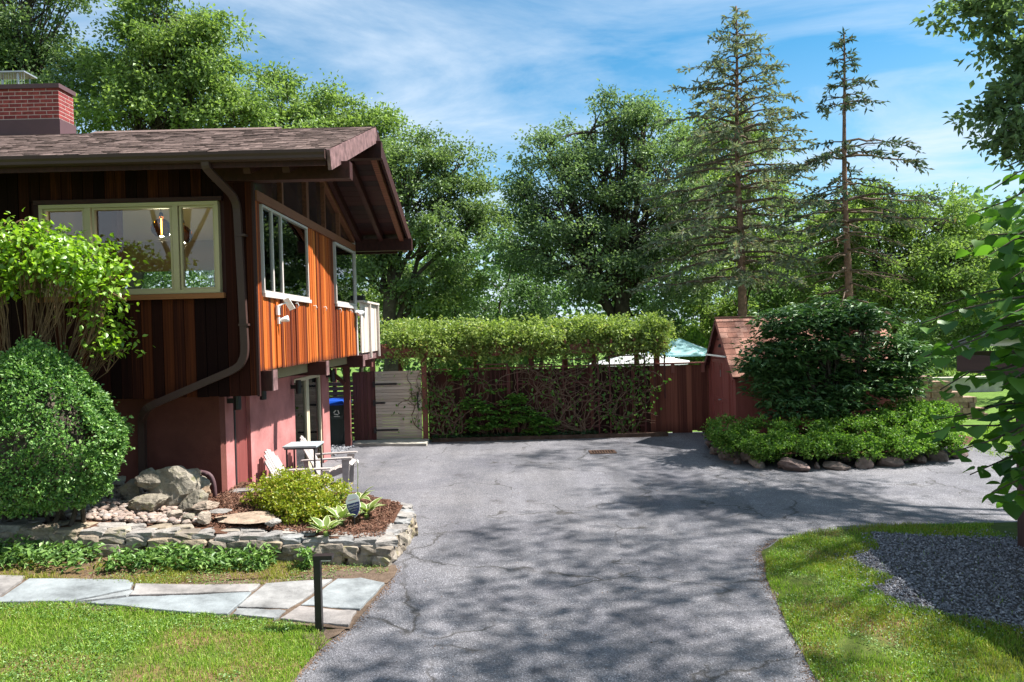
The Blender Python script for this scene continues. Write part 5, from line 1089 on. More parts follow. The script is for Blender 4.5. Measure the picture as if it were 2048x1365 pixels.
# understorey along the fence line
und = [(600, 33, 6.2, L_wood), (705, 31, 6.4, L_oak2), (840, 35, 7.0, L_wood), (900, 29, 5.2, L_oak2), (985, 37, 7.5, L_wood), (1060, 32, 5.4, L_wood), (1330, 33, 6.0, L_wood), (1440, 31, 5.6, L_oak2), (1560, 33, 6.0, L_oak2), (1630, 30, 5.2, L_wood), (1720, 34, 6.5, L_wood), (1880, 37, 6.0, L_oak), (430, 36, 8.0, L_wood), (250, 36, 9.0, L_wood), (60, 36, 9.5, L_wood)]
ulab = ['understorey tree seen under the house eave nearest the deck', 'light green understorey tree just right of the deck parapet', 'understorey tree between the dark trunk and its forked limb', 'bright understorey tree right of the dark forked trunk', 'tall hazy understorey tree left of the broad dark oak', 'understorey tree under the left skirt of the broad dark oak', 'understorey tree right of the broad dark oak trunk', 'light understorey tree above the garden shed ridge', 'light understorey tree between the two spruce trunks', 'understorey tree left of the bare spruce trunk', 'understorey tree right behind the bare spruce trunk', 'understorey tree above the carport corner', 'tree crown low behind the house roof, right of the chimney', 'tree crown low behind the leaning oak limb', 'tree crown low behind the chimney']
for k, (px, Y, H, lm) in enumerate(und):
    b = gb(px, Y); r = np.random.default_rng(400 + k); lobes = [(b[0] + r.normal(0, 1.1), b[1] + r.normal(0, .8), H * f, H * .20 * r.uniform(.9, 1.3), H * .2, H * .13 * r.uniform(.9, 1.3)) for f in (.25, .36, .46, .56, .66, .78, .88)]
    tree('understorey_tree', ulab[k], b, lobes, 190, 24, .24, lm, .10, 'understorey trees', .8, 420 + k, twigs=.25)
# far woodland, one mass
r = np.random.default_rng(77); lobes = [(x, r.uniform(42, 50), z, r.uniform(2.2, 3.4), 2.0, r.uniform(1.4, 2.2)) for x in np.arange(-42, 52, 3.0) for z in (1.2, 3.6, 6.0, 8.0)]
C, Q, CC = clumps(lobes, 2600, 14, 1.3, 78); leafmesh('woodland', Q, .48, .30, L_wood, None, up=.4, seed=79, kind='stuff')['label'] = 'far woodland beyond the garden'

# ---- spruces
def spruce(name, label, base, H, whorls, lmat, tr, seed, needle_from=.3, dens=1.0, group='spruce trees'):
    """whorls: (height, length left, length right, bare 0..1, rise)"""
    r = np.random.default_rng(seed); base = np.array(base, float); t = thing(name, label, 'tree', tuple(base), group); n = 14
    tk = MB(); zs = np.linspace(-.2, H, n); P = np.stack([base[0] + .04 * np.sin(zs * .7 + seed), base[1] + 0 * zs, zs], -1); tk.tube(P, np.linspace(tr, .02, n), 9); tk.build('trunk', m_sbark, t, smooth=True, fix=False)
    br = MB(); NP, ND = [], []
    for (z, ll, lr, bare, rise) in whorls:
        k = 6
        for q in range(k):
            a = 2 * math.pi * (q + r.uniform(-.25, .25)) / k; d = np.array([math.cos(a), math.sin(a), 0]); side = (1 + d[0]) / 2; L_ = (ll * (1 - side) + lr * side) * r.uniform(.72, 1.08)
            if L_ < .12: continue
            z0 = z + r.uniform(-.18, .18); o = np.array([base[0], base[1], z0]); m = 8; u = np.linspace(0, 1, m)
            B = o + d * (u * L_)[:, None] + np.array([0, 0, 1.0]) * (L_ * (rise * u - .30 * u ** 2 * (1 + r.uniform(-.3, .3)) + .10 * np.maximum(u - .7, 0)))[:, None]; B[1:] += r.normal(0, .025 * L_, (m - 1, 3)) * [1, 1, .5]
            br.tube(B, np.linspace(.014 + .013 * L_, .006, m), 5, cap=False)
            nt_ = max(3, int(L_ / .13 * dens)); perp = np.array([-d[1], d[0], 0])
            for i in range(nt_):
                uu = r.uniform(.12, 1.0); p = np.array([np.interp(uu, u, B[:, c_]) for c_ in range(3)]); tl = (.18 + .55 * (1 - uu)) * min(1, .35 + L_ / 3.0) * r.uniform(.6, 1.2); s = 1 if r.random() < .5 else -1
                td = nrm(d * r.uniform(.5, .9) + perp * s * r.uniform(.3, .9) + np.array([0, 0, r.uniform(-.75, .0)])); dead = uu < needle_from * r.uniform(.7, 1.3) or r.random() < bare
                if r.random() < .5 or dead: br.tube(np.stack([p, p + td * tl * .55, p + td * tl + [0, 0, -.04 * tl]]), [.006, .005, .003], 3, cap=False)
                if dead: continue
                nn = max(2, int(tl / .055)); w = np.linspace(.1, 1, nn)[:, None]; NP.append(p + td * tl * w); ND.append(np.repeat(td[None], nn, 0) + r.normal(0, .45, (nn, 3)))
            if r.random() > bare:
                w = r.uniform(max(needle_from, .3), 1, int(10 * L_ + 3)); pp = np.stack([np.interp(w, u, B[:, c_]) for c_ in range(3)], -1); NP.append(pp); ND.append(np.repeat(d[None], len(w), 0) + r.normal(0, .5, (len(w), 3)))
    tip = np.array([[base[0], base[1], H - .5 * q_] for q_ in r.uniform(0, 1, 20)]); NP.append(tip); ND.append(r.normal(0, 1, (20, 3)) + [0, 0, .6])
    br.build('branches', m_deadtwig, t, fix=False); NP, ND = np.concatenate(NP), np.concatenate(ND)
    leafmesh('needles', NP, .21, .075, lmat, t, up=.45, D=ND, seed=seed + 5, kind='stuff'); return t
b = at(1484, 655, 26); wh = []
for z in np.arange(4.5, 13.9, .46):
    f = (13.9 - z) / 9.3; ll = .35 + 4.5 * min(1, f * 1.12) ** .8 * (1.0 if z > 5.2 else .8); lr = .35 + 3.5 * min(1, f * 1.25) ** .75 * (.75 if z < 8 else 1); wh.append((z, ll, lr, .12 if z > 9 else .20, .12 + .30 * max(0, (z - 7) / 7)))
spruce('spruce_tree', 'taller blue grey spruce with sparse drooping tiers behind the shed', (b.x, 26, 0), 14.2, wh, L_spr1, .20, 501, .30, 1.05)
b = at(1697, 650, 24)
wh2 = [(12.0, .25, .25, 0, .5), (11.6, .4, .4, 0, .4), (11.2, .5, .6, 0, .35), (10.75, .65, .7, 0, .3), (10.3, .8, 1.0, .05, .25), (9.9, 1.15, 1.3, .1, .2), (8.7, 1.5, 2.2, .1, .12), (8.35, 2.1, 3.0, .05, .10), (7.4, 1.7, 1.6, .2, .05), (7.0, 2.3, 3.2, .15, .14), (6.5, 2.4, 2.9, .25, .08), (6.1, 2.4, 3.6, .35, .14), (5.6, 2.0, 1.8, .85, .02), (5.1, 2.3, 2.2, .96, .0), (4.5, 2.6, 1.9, .97, .0), (4.0, 2.1, 1.6, 1, -.05), (3.5, 2.3, 1.8, 1, -.1)]
spruce('spruce_tree', 'shorter ragged spruce with bare lower branches at right', (b.x, 24, 0), 12.4, wh2, L_spr2, .17, 502, .32, .70)

# ---- big oak standing right of the frame: its twigs hang into the top right corner and it dapples the drive
ofr = [LB(2060, 150, 12.5, 75, 45, .6), LB(2070, 240, 12.0, 75, 45, .6), LB(2012, 200, 12.2, 55, 26, .5), LB(2055, 80, 12.3, 60, 40, .5), LB(1930, 12, 12.5, 50, 24, .5), LB(1985, 35, 12.5, 32, 40, .4), LB(2045, 310, 12.2, 45, 26, .5), LB(1995, 270, 12.2, 30, 14, .3), LB(2010, 335, 12.2, 16, 10, .2)]
oov = [(11.2, 10.6, 8.8, 2.0, 1.8, 1.2), (8.2, 9.2, 9.6, 1.9, 1.8, .9), (7.0, 8.2, 9.6, 1.7, 1.7, .8), (6.2, 7.2, 8.8, 1.5, 1.4, .7), (11.2, 13.2, 11.0, 2.0, 1.8, 1.2), (8.4, 10.9, 10.6, 1.7, 1.5, .9), (11.8, 14.5, 10.5, 2.4, 2.2, 1.6), (12.5, 7, 9, 2.6, 2.4, 2), (12.5, 11, 12.2, 2.8, 2.8, 1.6), (13.2, 16.8, 11.2, 2.2, 1.8, 1.3), (7.2, 6.4, 8.5, 1.5, 1.3, .7), (8.2, 6.4, 8.8, 1.4, 1.2, .7), (10.6, 17.4, 12.8, 2.0, 1.4, .7), (12.4, 19.3, 12.9, 2.0, 1.4, .7)]
ok = tree('oak_tree', 'near oak whose dark twigs hang into the top right corner', (12.8, 10.5, -.03), ofr, 300, 8, .21, L_dark, .16, None, .42, 601, trunk_top=(12.4, 10.8, 12.0), fork=.45, twigs=.9, shell=.4)
C, Q, CC = clumps(oov, 1500, 9, .40, 605, .3); leafmesh('crown', Q, .15, .085, L_dark, ok, up=.5, out=Q - CC, seed=606)
sm = MB(); r = np.random.default_rng(607)
for l in oov: sm.tube(bez((12.5, 10.8, 7.5 + r.uniform(0, 2.5)), l[:3], (0, 0, .8), 8, r, .1), np.linspace(.06, .015, 8), 6)
sm.build('limbs', m_bark, ok, smooth=True, fix=False)
# unseen trees added behind the camera to darken the house front and its window glass
src = [o for o in bpy.data.objects if o.name == 'oak_tree.003'][0]; src2 = [o for o in bpy.data.objects if o.name == 'maple_tree'][0]
for k, (s, loc, lab) in enumerate(((src, (-6, -13, 0), 'added unseen broad oak darkening the front window'), (src2, (-14, -10, 0), 'added unseen maple darkening the house front'), (src2, (4, -16, 0), 'added unseen maple behind the camera by the drive'), (src, (-20, 1, 0), 'added unseen broad oak far left of the house front'))):
    c = copy_tree(s); c.location = loc; c.rotation_euler = (0, 0, 1.3 + k); c['label'] = lab; c['group'] = 'added unseen trees'

# ================================================================== SHRUBS AND VINES
# leaf shapes as real blades with a fold along the midrib
def blade(name, prof, mat, fold=.25, droop=.18, mat2=None, edge=.72):
    V, Fa, mi = [], [], []; n = len(prof)
    for i, (t, w) in enumerate(prof):
        z = -droop * t * t; row = [(t, -w, z + fold * w), (t, -w * edge, z + fold * w * edge), (t, 0, z), (t, w * edge, z + fold * w * edge), (t, w, z + fold * w)]; V += row
    for i in range(n - 1):
        for k in range(4): Fa.append((i * 5 + k, i * 5 + k + 1, i * 5 + 5 + k + 1, i * 5 + 5 + k)); mi.append(1 if k in (0, 3) else 0)
    me = fastmesh(name, V, [Fa], mat, True)
    if mat2: me.materials.append(mat2); me.polygons.foreach_set('material_index', np.array(mi, np.int32))
    bm = bmesh.new(); bm.from_mesh(me); bmesh.ops.remove_doubles(bm, verts=bm.verts, dist=1e-4); bm.to_mesh(me); bm.free(); return me
P_heart = [(0, .04), (-.05, .22), (.04, .40), (.22, .50), (.45, .46), (.68, .30), (.86, .13), (1.0, .0)]
P_oval = [(0, 0), (.10, .17), (.28, .30), (.5, .31), (.74, .19), (.9, .08), (1.0, 0)]
P_hosta = [(0, .02), (.08, .10), (.25, .22), (.45, .25), (.68, .19), (.86, .09), (1.0, 0)]
def orient(d, up):
    d = Vector(d).normalized(); up = Vector(up); s = up.cross(d); s = s.normalized() if s.length > 1e-3 else Vector((0, 1, 0)); u_ = d.cross(s); return Matrix((d, s, u_)).transposed().to_euler()
def leaf_parts(meshes, P, D, S, parent, seed, tilt=.5):
    r = np.random.default_rng(seed)
    for p, d, s in zip(P, D, S):
        o = bpy.data.objects.new('leaf', meshes[r.integers(len(meshes))]); o.location = Vector(p); o.scale = (s, s * r.uniform(.85, 1.1), s); o.rotation_euler = orient(d, (r.normal(0, tilt), r.normal(0, tilt), 1)); put(o, parent)

def blademesh(name, me, P, D, S, mat, parent, seed, tilt):
    r = np.random.default_rng(seed); bv = np.array([v.co for v in me.vertices]); q4 = [list(p.vertices) for p in me.polygons if len(p.vertices) == 4]; q3 = [list(p.vertices) for p in me.polygons if len(p.vertices) == 3]; V = []; n = len(P)
    for p, d, s in zip(P, D, S): V.append((np.array(orient(d, (r.normal(0, tilt), r.normal(0, tilt), 1)).to_matrix()) @ (bv * s).T).T + np.array(p))
    b = (np.arange(n) * len(bv))[:, None, None]; Fs = [(b + np.array(q)[None]).reshape(-1, k) for q, k in ((q4, 4), (q3, 3)) if q]
    o = bpy.data.objects.new(name, fastmesh(name, np.concatenate(V), Fs, mat, True)); put(o, parent); o['kind'] = 'stuff'; return o

# ---- redbud reaching in from the right
red_me = [blade('leaf', P_heart, L_redbud, f, dr) for f, dr in ((.18, .15), (.30, .22), (.10, .08))]
rb = thing('redbud_tree', 'broad heart leaved branches reaching in from the right edge', 'tree', (4.9, 4.4, 0)); r = np.random.default_rng(701)
tk = MB(); tk.tube(bez((4.9, 4.4, -.1), (4.7, 4.6, 4.6), (.25, .1, 0), 9), np.linspace(.09, .03, 9), 8); tk.build('trunk', m_bark, rb, smooth=True)
tips = [(1948, 425, 4.7), (1985, 380, 4.9), (1930, 500, 5.0), (1965, 520, 4.4), (1842, 648, 4.5), (1885, 610, 4.9), (1832, 722, 4.6), (1900, 700, 4.3), (1880, 780, 4.8), (1852, 868, 4.5), (1870, 840, 5.1), (1905, 905, 4.4), (1940, 950, 4.9), (1985, 985, 4.5), (2010, 880, 4.3), (2000, 640, 4.2), (2010, 770, 4.4), (2020, 560, 4.6), (1990, 720, 5.2), (2000, 830, 5.0), (2030, 1000, 4.6), (2020, 930, 5.1), (2035, 470, 4.3)]
LP, LD, LS, XP, XD = [], [], [], [], []
for k, (px, py, Y) in enumerate(tips):
    e_ = np.array(at(px, py, Y)); s = np.array((4.6 + r.normal(0, .1), 4.5 + r.normal(0, .1), min(max(e_[2] + r.uniform(.1, .5), 1.0), 4.5))); B = bez(s, e_, (0, 0, .18), 10, r, .02)
    bb = MB().tube(B, np.linspace(.016, .004, 10), 5).build('branch', m_bark, rb, fix=False); L_ = np.linalg.norm(e_ - s); m = int(L_ / .055)
    for i in range(m):
        u_ = i / m; q = np.array([np.interp(u_, np.linspace(0, 1, 10), B[:, c_]) for c_ in range(3)]); d = nrm(e_ - s); sd = np.cross(d, [0, 0, 1]) * (1 if i % 2 else -1); dd = nrm(d * .55 + sd * .8 + [0, 0, r.uniform(-.55, .1)]); q = q + dd * .03 + [0, 0, r.uniform(-.05, .02)]
        pxx = 1024 + F * (CAMROT.transposed() @ (Vector(q) - Vector((0, 0, CZ)))).x / -(CAMROT.transposed() @ (Vector(q) - Vector((0, 0, CZ)))).z
        if pxx < 2060 and len(LP) < 290: LP.append((q, dd, r.uniform(.085, .135), bb))
        else: XP.append(q); XD.append(dd)
for q, dd, s, bb in LP: leaf_parts(red_me, [q], [dd], [s], bb, int(abs(q[0] * 1e4)) % 99999, .35)
for k in range(420): XP.append(np.array(at(r.uniform(1985, 2230), r.uniform(420, 1010), r.uniform(4.6, 5.4)))); XD.append(nrm(r.normal(0, 1, 3) + [-.6, 0, -.3]))
blademesh('foliage', red_me[0], XP, XD, r.uniform(.09, .135, len(XP)), L_redbud, rb, 703, .35)

# ---- lilac on the left
lil_me = [blade('leaf', P_oval, L_lilac, f, dr) for f, dr in ((.22, .15), (.32, .25), (.12, .05))]
lil = thing('lilac_shrub', 'sunlit light green lilac arching in front of the front window', 'shrub', (-5.9, 9.1, .7)); r = np.random.default_rng(711)
stems = MB(); lobes = [LB(60, 500, 8.78, 130, 50, .42), LB(170, 520, 8.78, 80, 45, .36), LB(230, 570, 8.82, 45, 40, .3), LB(90, 560, 8.82, 130, 35, .42), LB(-50, 540, 8.82, 110, 60, .42), LB(30, 470, 8.82, 90, 30, .36), LB(200, 640, 8.92, 40, 60, .2), LB(215, 690, 8.9, 40, 26, .16)]
C, Q, CC = clumps(lobes, 460, 12, .20, 712, .3, flat=.5)
for k in range(22):
    s = np.array((-5.95 + r.normal(0, .22), 9.0 + r.normal(0, .10), .75)); l = lobes[k % len(lobes)]; e_ = np.array(l[:3]) + r.normal(0, .12, 3); B = bez(s, e_, (r.normal(0, .28), r.normal(0, .08), .30), 9, r, .04); stems.tube(B, np.linspace(.011, .004, 9), 5, cap=False)
    near = np.argsort(np.linalg.norm(C - e_, axis=1))[:14]
    for i in near: stems.tube(bez(B[r.integers(4, 9)], C[i], (0, 0, .03), 4, r, .015), [.007, .005, .004, .003], 4, cap=False)
stems.build('stems', m_twig, lil, fix=False)
ordr = np.argsort(Q[:, 1] - .3 * Q[:, 0] * 0); big = ordr[:290]; rest = ordr[290:]; hold = holder('branch', lil, (-5.9, 9.1, 2.5)); D = nrm(r.normal(0, .7, (len(Q), 3)) + nrm(Q - CC) * .6 + [0.15, -.1, -.35])
leaf_parts(lil_me, Q[big], D[big], r.uniform(.055, .085, 290), hold, 713, .5)
blademesh('foliage', lil_me[0], Q[rest], D[rest], r.uniform(.050, .082, len(rest)), L_lilac, lil, 714, .5)

# ---- clipped boxwood
box = thing('boxwood_shrub', 'large clipped egg shaped boxwood beside the stone wall', 'shrub', (-5.68, 8.98, .7)); r = np.random.default_rng(721); n = 40000
th = r.uniform(0, 2 * np.pi, n); zz_ = r.uniform(0, 1, n); prof_z = np.array([0, .08, .2, .33, .5, .65, .8, .92, 1.0]); prof_r = np.array([.60, .86, .99, 1.02, .96, .81, .58, .34, .05]); rad = np.interp(zz_, prof_z, prof_r)
bump = 1 + .22 * (vnoise(th * 2.2 + 5, zz_ * 7, 9) - .5) + .16 * (vnoise(th * 6, zz_ * 14, 10) - .5); dep = 1 - np.abs(r.normal(0, .05, n)) - (r.random(n) < .25) * r.uniform(.03, .2, n)
Q = np.stack([-5.60 + np.cos(th) * rad * bump * dep * .94, 8.56 + np.sin(th) * rad * bump * dep * .72, .94 + zz_ * 1.90 * (1 + .03 * (bump - 1))], -1); Q[:, 2] += r.normal(0, .02, n); keep = ~((vnoise(th * 3.0, zz_ * 9, 33) > .80) & (dep > .88)); Q = Q[keep]; st_ = Q[r.choice(len(Q), 260)]; od = nrm(st_ - np.array([-5.60, 8.56, 1.5])); Q = np.concatenate([Q] + [st_ + od * k_ * .022 + r.normal(0, .006, st_.shape) for k_ in range(1, 5)])
leafmesh('foliage', Q, .044, .029, L_box, box, up=.35, out=Q - np.array([-5.60, 8.56, 1.4]), seed=722, kind='stuff')
core = MB().lathe([(0, 1.06)] + [(float(np.interp(z, prof_z, prof_r)) * .52, 1.06 + z * 1.62) for z in np.linspace(0, .97, 9)] + [(0, 2.68)], (-5.60, 8.58, 0), 18); core.build('inner_twigs', m_bark, box)
sm = MB()
for k in range(8): a = r.uniform(-.42, .35); sm.tube([(-5.55 + a, 8.66 + r.uniform(-.2, .2), .6), (-5.55 + a * 1.3, 8.62, .85), (-5.55 + a * 1.7, 8.6, 1.2)], [.03, .026, .018], 6)
sm.build('stems', m_bark, box)

# ---- golden shrub and hostas
sp_ = thing('golden_shrub', 'low rounded golden green shrub in the bed by the chairs', 'shrub', (-2.9, 9.8, .35)); lobes = [(-3.25, 9.95, .66, .40, .38, .26), (-2.85, 9.8, .70, .44, .42, .32), (-2.5, 9.95, .66, .28, .32, .30), (-2.85, 9.55, .52, .42, .3, .26), (-3.1, 10.1, .78, .4, .3, .22), (-2.55, 9.6, .46, .3, .28, .22)]
C, Q, CC = clumps(lobes, 520, 24, .09, 731, .5); Q = Q[Q[:, 2] > .33]; leafmesh('foliage', Q, .042, .027, L_spirea, sp_, up=.4, seed=732, kind='stuff'); sm = MB(); r = np.random.default_rng(733)
for i in range(0, 520, 6): sm.tube(bez((-2.85 + r.normal(0, .08), 9.8 + r.normal(0, .06), .3), C[i], (0, 0, .05), 4), [.008, .006, .004, .003], 4, cap=False)
sm.build('stems', m_twig, sp_, fix=False)
hos_me = [blade('leaf', P_hosta, L_hosta, .22, d_, m_hostaedge, .78) for d_ in (.25, .4, .55)]
for k, (px, py, nl, sz, lab) in enumerate(((652, 1062, 13, .20, 'variegated hosta left of the security sign, nearest the wall'), (733, 1025, 17, .22, 'largest variegated hosta right behind the security sign'), (682, 1040, 12, .24, 'upright variegated hosta just left of the security sign'), (668, 1022, 12, .22, 'variegated hosta between the golden shrub and the sign'), (715, 1005, 9, .24, 'variegated hosta farthest back with a flower stalk'))):
    p = gnd(px, py + 12, .35); p.z = zbed(p.x, p.y) + .02; h = thing('hosta', lab, 'plant', p, 'hostas in the bed'); r = np.random.default_rng(740 + k); crown = MB().tube([p - Vector((0, 0, .03)), p + Vector((0, 0, .06))], .03, 6).build('crown', L_hosta, h)
    for i in range(nl): a = i * 2.4 + r.uniform(-.3, .3); el = r.uniform(.5, 1.5); d = Vector((math.cos(a), math.sin(a), el)); s = p + Vector((d.x * .05, d.y * .05, .05 + .04 * el)); o = bpy.data.objects.new('leaf', hos_me[i % 3]); o.location = s; o.scale = (sz * r.uniform(.75, 1.15),) * 3; o.rotation_euler = orient(d, (0, 0, 1)); put(o, h)
    if k == 4: MB().tube([p, p + Vector((.02, 0, .45)), p + Vector((.02, 0, .62))], [.006, .005, .003], 5).build('flower_stalk', L_hosta, h); MB().lathe([(0, 0), (.02, .02), (.012, .05), (0, .06)], p + Vector((.02, 0, .6)), 6).build('flower', m_white, h)

# ---- ground cover in front of the wall, weeds
r = np.random.default_rng(751); n = 5200; X = r.uniform(-8.2, -2.4, n); band = np.interp(X, [-8.2, -4.4, -3.4, -2.4], [.55, .50, .36, .18]); Y = 8.22 + np.interp(X, [-8, -5, -2.6], [0, .10, .46]) - r.random(n) ** 1.3 * band; keep = vnoise(X * 2.6, Y * 3, 8) > .30; X, Y = X[keep], Y[keep]
Z = zgv(X, Y) + .03 + r.uniform(0, 1, len(X)) * (.10 + .16 * vnoise(X * 3, Y * 3, 12)); leafmesh('groundcover', np.stack([X, Y, Z], -1), .085, .036, L_pach, None, up=.55, seed=752, kind='stuff')['label'] = 'leafy green groundcover along the foot of the garden wall'

# ---- grass
def grass(name, poly, dens, h, mat, seed, zf, mask=None, label=None, w=.006):
    xs = [p[0] for p in poly]; ys = [p[1] for p in poly]; A = abs(sum(poly[i][0] * poly[(i + 1) % len(poly)][1] - poly[(i + 1) % len(poly)][0] * poly[i][1] for i in range(len(poly)))) / 2
    X, Y = in_poly_pts(poly, int(A * dens), seed); r = np.random.default_rng(seed + 1)
    if mask is not None: k = mask(X, Y, r.random(len(X))); X, Y = X[k], Y[k]
    n = len(X); Z = zf(X, Y); hh = h * r.uniform(.5, 1.35, n) * (.7 + .6 * vnoise(X * 4, Y * 4, seed)); a = r.uniform(0, 2 * np.pi, n); ln = r.uniform(.2, .95, n) * hh; b = r.uniform(0, 2 * np.pi, n); dx, dy = np.cos(a) * w / 2, np.sin(a) * w / 2; ex, ey = np.cos(b) * ln, np.sin(b) * ln
    V = np.stack([np.stack([X - dx, Y - dy, Z - .01], -1), np.stack([X + dx, Y + dy, Z - .01], -1), np.stack([X + dx * .8 + ex * .35, Y + dy * .8 + ey * .35, Z + hh * .6], -1), np.stack([X - dx * .8 + ex * .35, Y - dy * .8 + ey * .35, Z + hh * .6], -1), np.stack([X + ex, Y + ey, Z + hh * .95], -1)], 1).reshape(-1, 3)
    q = (np.arange(n) * 5)[:, None]; o = bpy.data.objects.new(name, fastmesh(name, V, [q + np.array([[0, 1, 2, 3]]), q + np.array([[3, 2, 4]])], mat)); put(o, None); o['kind'] = 'stuff'; o['label'] = label; return o
zl = lambda X, Y: zgv(X, Y) + .012; z0f = lambda X, Y: np.full(len(X), .012)
near_poly = GL2((-40, 1211), (150, 1211), (300, 1223), (430, 1236), (560, 1247), (640, 1258), (655, 1285), (600, 1345), (570, 1400)) + [(-1.95, 5.0), (-6.5, 5.0)]
grass('grass', near_poly, 6000, .038, L_grass, 801, zl, lambda X, Y, u_: u_ < np.clip(1.5 - 1.2 * vnoise(X * 2.2, Y * 2.2, 61) ** 2, .25, 1), 'short green lawn grass in the left foreground')
strip_poly = GL2((-40, 1160), (150, 1169), (300, 1178), (450, 1180), (600, 1168), (700, 1158), (780, 1150), (770, 1128), (600, 1100), (300, 1090), (-40, 1085))
grass('grass', strip_poly, 5600, .045, L_grassy, 805, zl, lambda X, Y, u_: (u_ < np.clip(2.0 * vnoise(X * 2.6, Y * 3.2, 62) - .62, 0, .8)) & ((X < -2.3) | (u_ < .10)), 'thin yellow green grass between path and stone wall')
X, Y = in_poly_pts(strip_poly, 2600, 807); r = np.random.default_rng(808); S = np.stack([r.uniform(.02, .06, len(X)), r.uniform(.01, .03, len(X)), r.uniform(.003, .008, len(X))], -1)
scatter_pieces('leaf_litter', *OCT, np.stack([X, Y, zl(X, Y) + .008], -1), S, m_litter, 809, rotall=False)['label'] = 'dry brown leaf litter on the strip above the path'
right_g = G2((1990, 1052), (1760, 1050), (1640, 1062), (1560, 1082), (1532, 1115), (1533, 1160), (1556, 1212), (1582, 1270), (1632, 1362)) + [(2.45, 5.0), (6.4, 5.0), (6.4, 9.75)]
grass('grass', right_g, 5200, .042, L_grass, 811, z0f, lambda X, Y, u_: (u_ < np.clip(1.8 * vnoise(X * 1.9 + 3, Y * 2.4, 63) - .28, .05, 1)) & (~inside(gravel_poly, X, Y) | (u_ < .012)), 'patchy green lawn grass in the right foreground')
far_p = [(9.9, 14.7), (24, 14.6), (24, 19.5), (14, 20), (10, 17)]
grass('grass', far_p, 500, .07, L_grass, 815, lambda X, Y: np.full(len(X), -.03), None, 'green grass verge behind the island bed', w=.014)
sheet('verge', ragged([(9.6, 14.9), (12, 14.55), (24, 14.2), (24, 30), (13.6, 21.4), (10.9, 19.8), (9.8, 16.5)], .4, .05, 9), -.012, m_field)
X, Y = in_poly_pts([(14, 24), (40, 24), (40, 34), (16, 34)], 9000, 817); r = np.random.default_rng(818)
k_ = Y > 28.6; leafmesh('meadow', np.stack([X[k_], Y[k_], r.uniform(0, 1, k_.sum()) ** .7 * (.5 + .9 * vnoise(X[k_] * .8, Y[k_] * .8, 5))], -1), .20, .06, L_meadow, None, up=.15, D=nrm(r.normal(0, .4, (k_.sum(), 3)) + [0, 0, 1]), seed=819, kind='stuff')['label'] = 'bright meadow plants beyond the far low wall'

# ---- island hedge and dark shrub
hg = thing('hedge', 'wide low bright green hedge spilling over the island rocks', 'shrub', (6.8, 15, .3)); lobes = [(4.75, 15.6, .62, .5, .9, .34), (5.2, 14.85, .66, .7, .7, .36), (6.0, 14.65, .60, .8, .6, .36), (6.9, 14.7, .66, .8, .6, .38), (7.8, 14.85, .70, .8, .6, .42), (8.6, 15.1, .74, .75, .6, .46), (9.15, 15.5, .82, .55, .6, .42), (8.7, 15.7, .92, .6, .5, .36), (5.2, 14.35, .44, .6, .3, .26), (6.1, 14.2, .44, .5, .25, .22), (6.7, 14.2, .42, .55, .25, .24), (7.5, 14.25, .46, .6, .25, .26), (8.4, 14.5, .5, .6, .3, .28), (4.6, 15.0, .5, .35, .5, .3), (5.0, 14.3, .36, .4, .25, .2), (5.9, 14.02, .40, .35, .2, .2), (6.8, 14.0, .34, .45, .2, .2), (7.7, 14.1, .38, .45, .2, .22), (8.5, 14.3, .42, .5, .25, .24)]
lobes = [(a_, b_, .30 + (c_ - .30) * .82, d_, e2, f_ * .88) for a_, b_, c_, d_, e2, f_ in lobes]; C, Q, CC = clumps(lobes, 1400, 28, .10, 761, .6); leafmesh('foliage', Q, .062, .036, L_hedge, hg, up=.4, seed=762, kind='stuff'); sm = MB(); r = np.random.default_rng(763)
for i in range(0, 1400, 16): sm.tube(bez((C[i][0] * .8 + 1.3, 15.2, .25), C[i], (0, 0, .05), 4), [.012, .009, .006, .004], 4, cap=False)
sm.build('stems', m_twig, hg, fix=False)
dgs = thing('dogwood_shrub', 'large dark layered shrub hiding the shed front', 'shrub', (6.9, 15.75, .3)); s0 = 15.8 / F; lobes = []; r = np.random.default_rng(771)
for (px, py, rx) in ((1585, 640, 70), (1660, 622, 80), (1730, 635, 60), (1600, 655, 90), (1690, 640, 80), (1560, 690, 62), (1640, 695, 110), (1740, 690, 70), (1535, 735, 50), (1600, 740, 110), (1710, 735, 100), (1780, 725, 60), (1545, 770, 50), (1620, 780, 100), (1720, 775, 90), (1790, 775, 40), (1590, 815, 60), (1690, 815, 60), (1560, 720, 70), (1815, 705, 40), (1815, 750, 35)): c = at(px, py, 15.75 + r.normal(0, .2)); lobes.append((c.x, c.y, c.z, rx * s0, .65, 24 * s0))
C, Q, CC = clumps(lobes, 820, 20, .24, 772, .35, flat=.35); D = nrm(nrm(Q - CC) * .8 + r.normal(0, .4, Q.shape) + [0, -.25, -.38]); leafmesh('foliage', Q, .175, .072, L_dog, dgs, up=.7, D=D, seed=773, kind='stuff'); sm = MB()
for k in range(9):
    s = (7.0 + r.normal(0, .25), 15.8 + r.normal(0, .15), .25); l = lobes[k]; B = bez(s, l[:3], (0, 0, .3), 8, r, .04); sm.tube(B, np.linspace(.05, .014, 8), 6)
    for i in np.argsort(np.linalg.norm(C - np.array(l[:3]), axis=1))[:22]: sm.tube(bez(B[r.integers(3, 8)], C[i], (0, 0, .05), 4), [.012, .009, .006, .004], 4, cap=False)
sm.build('stems', m_bark, dgs, fix=False)

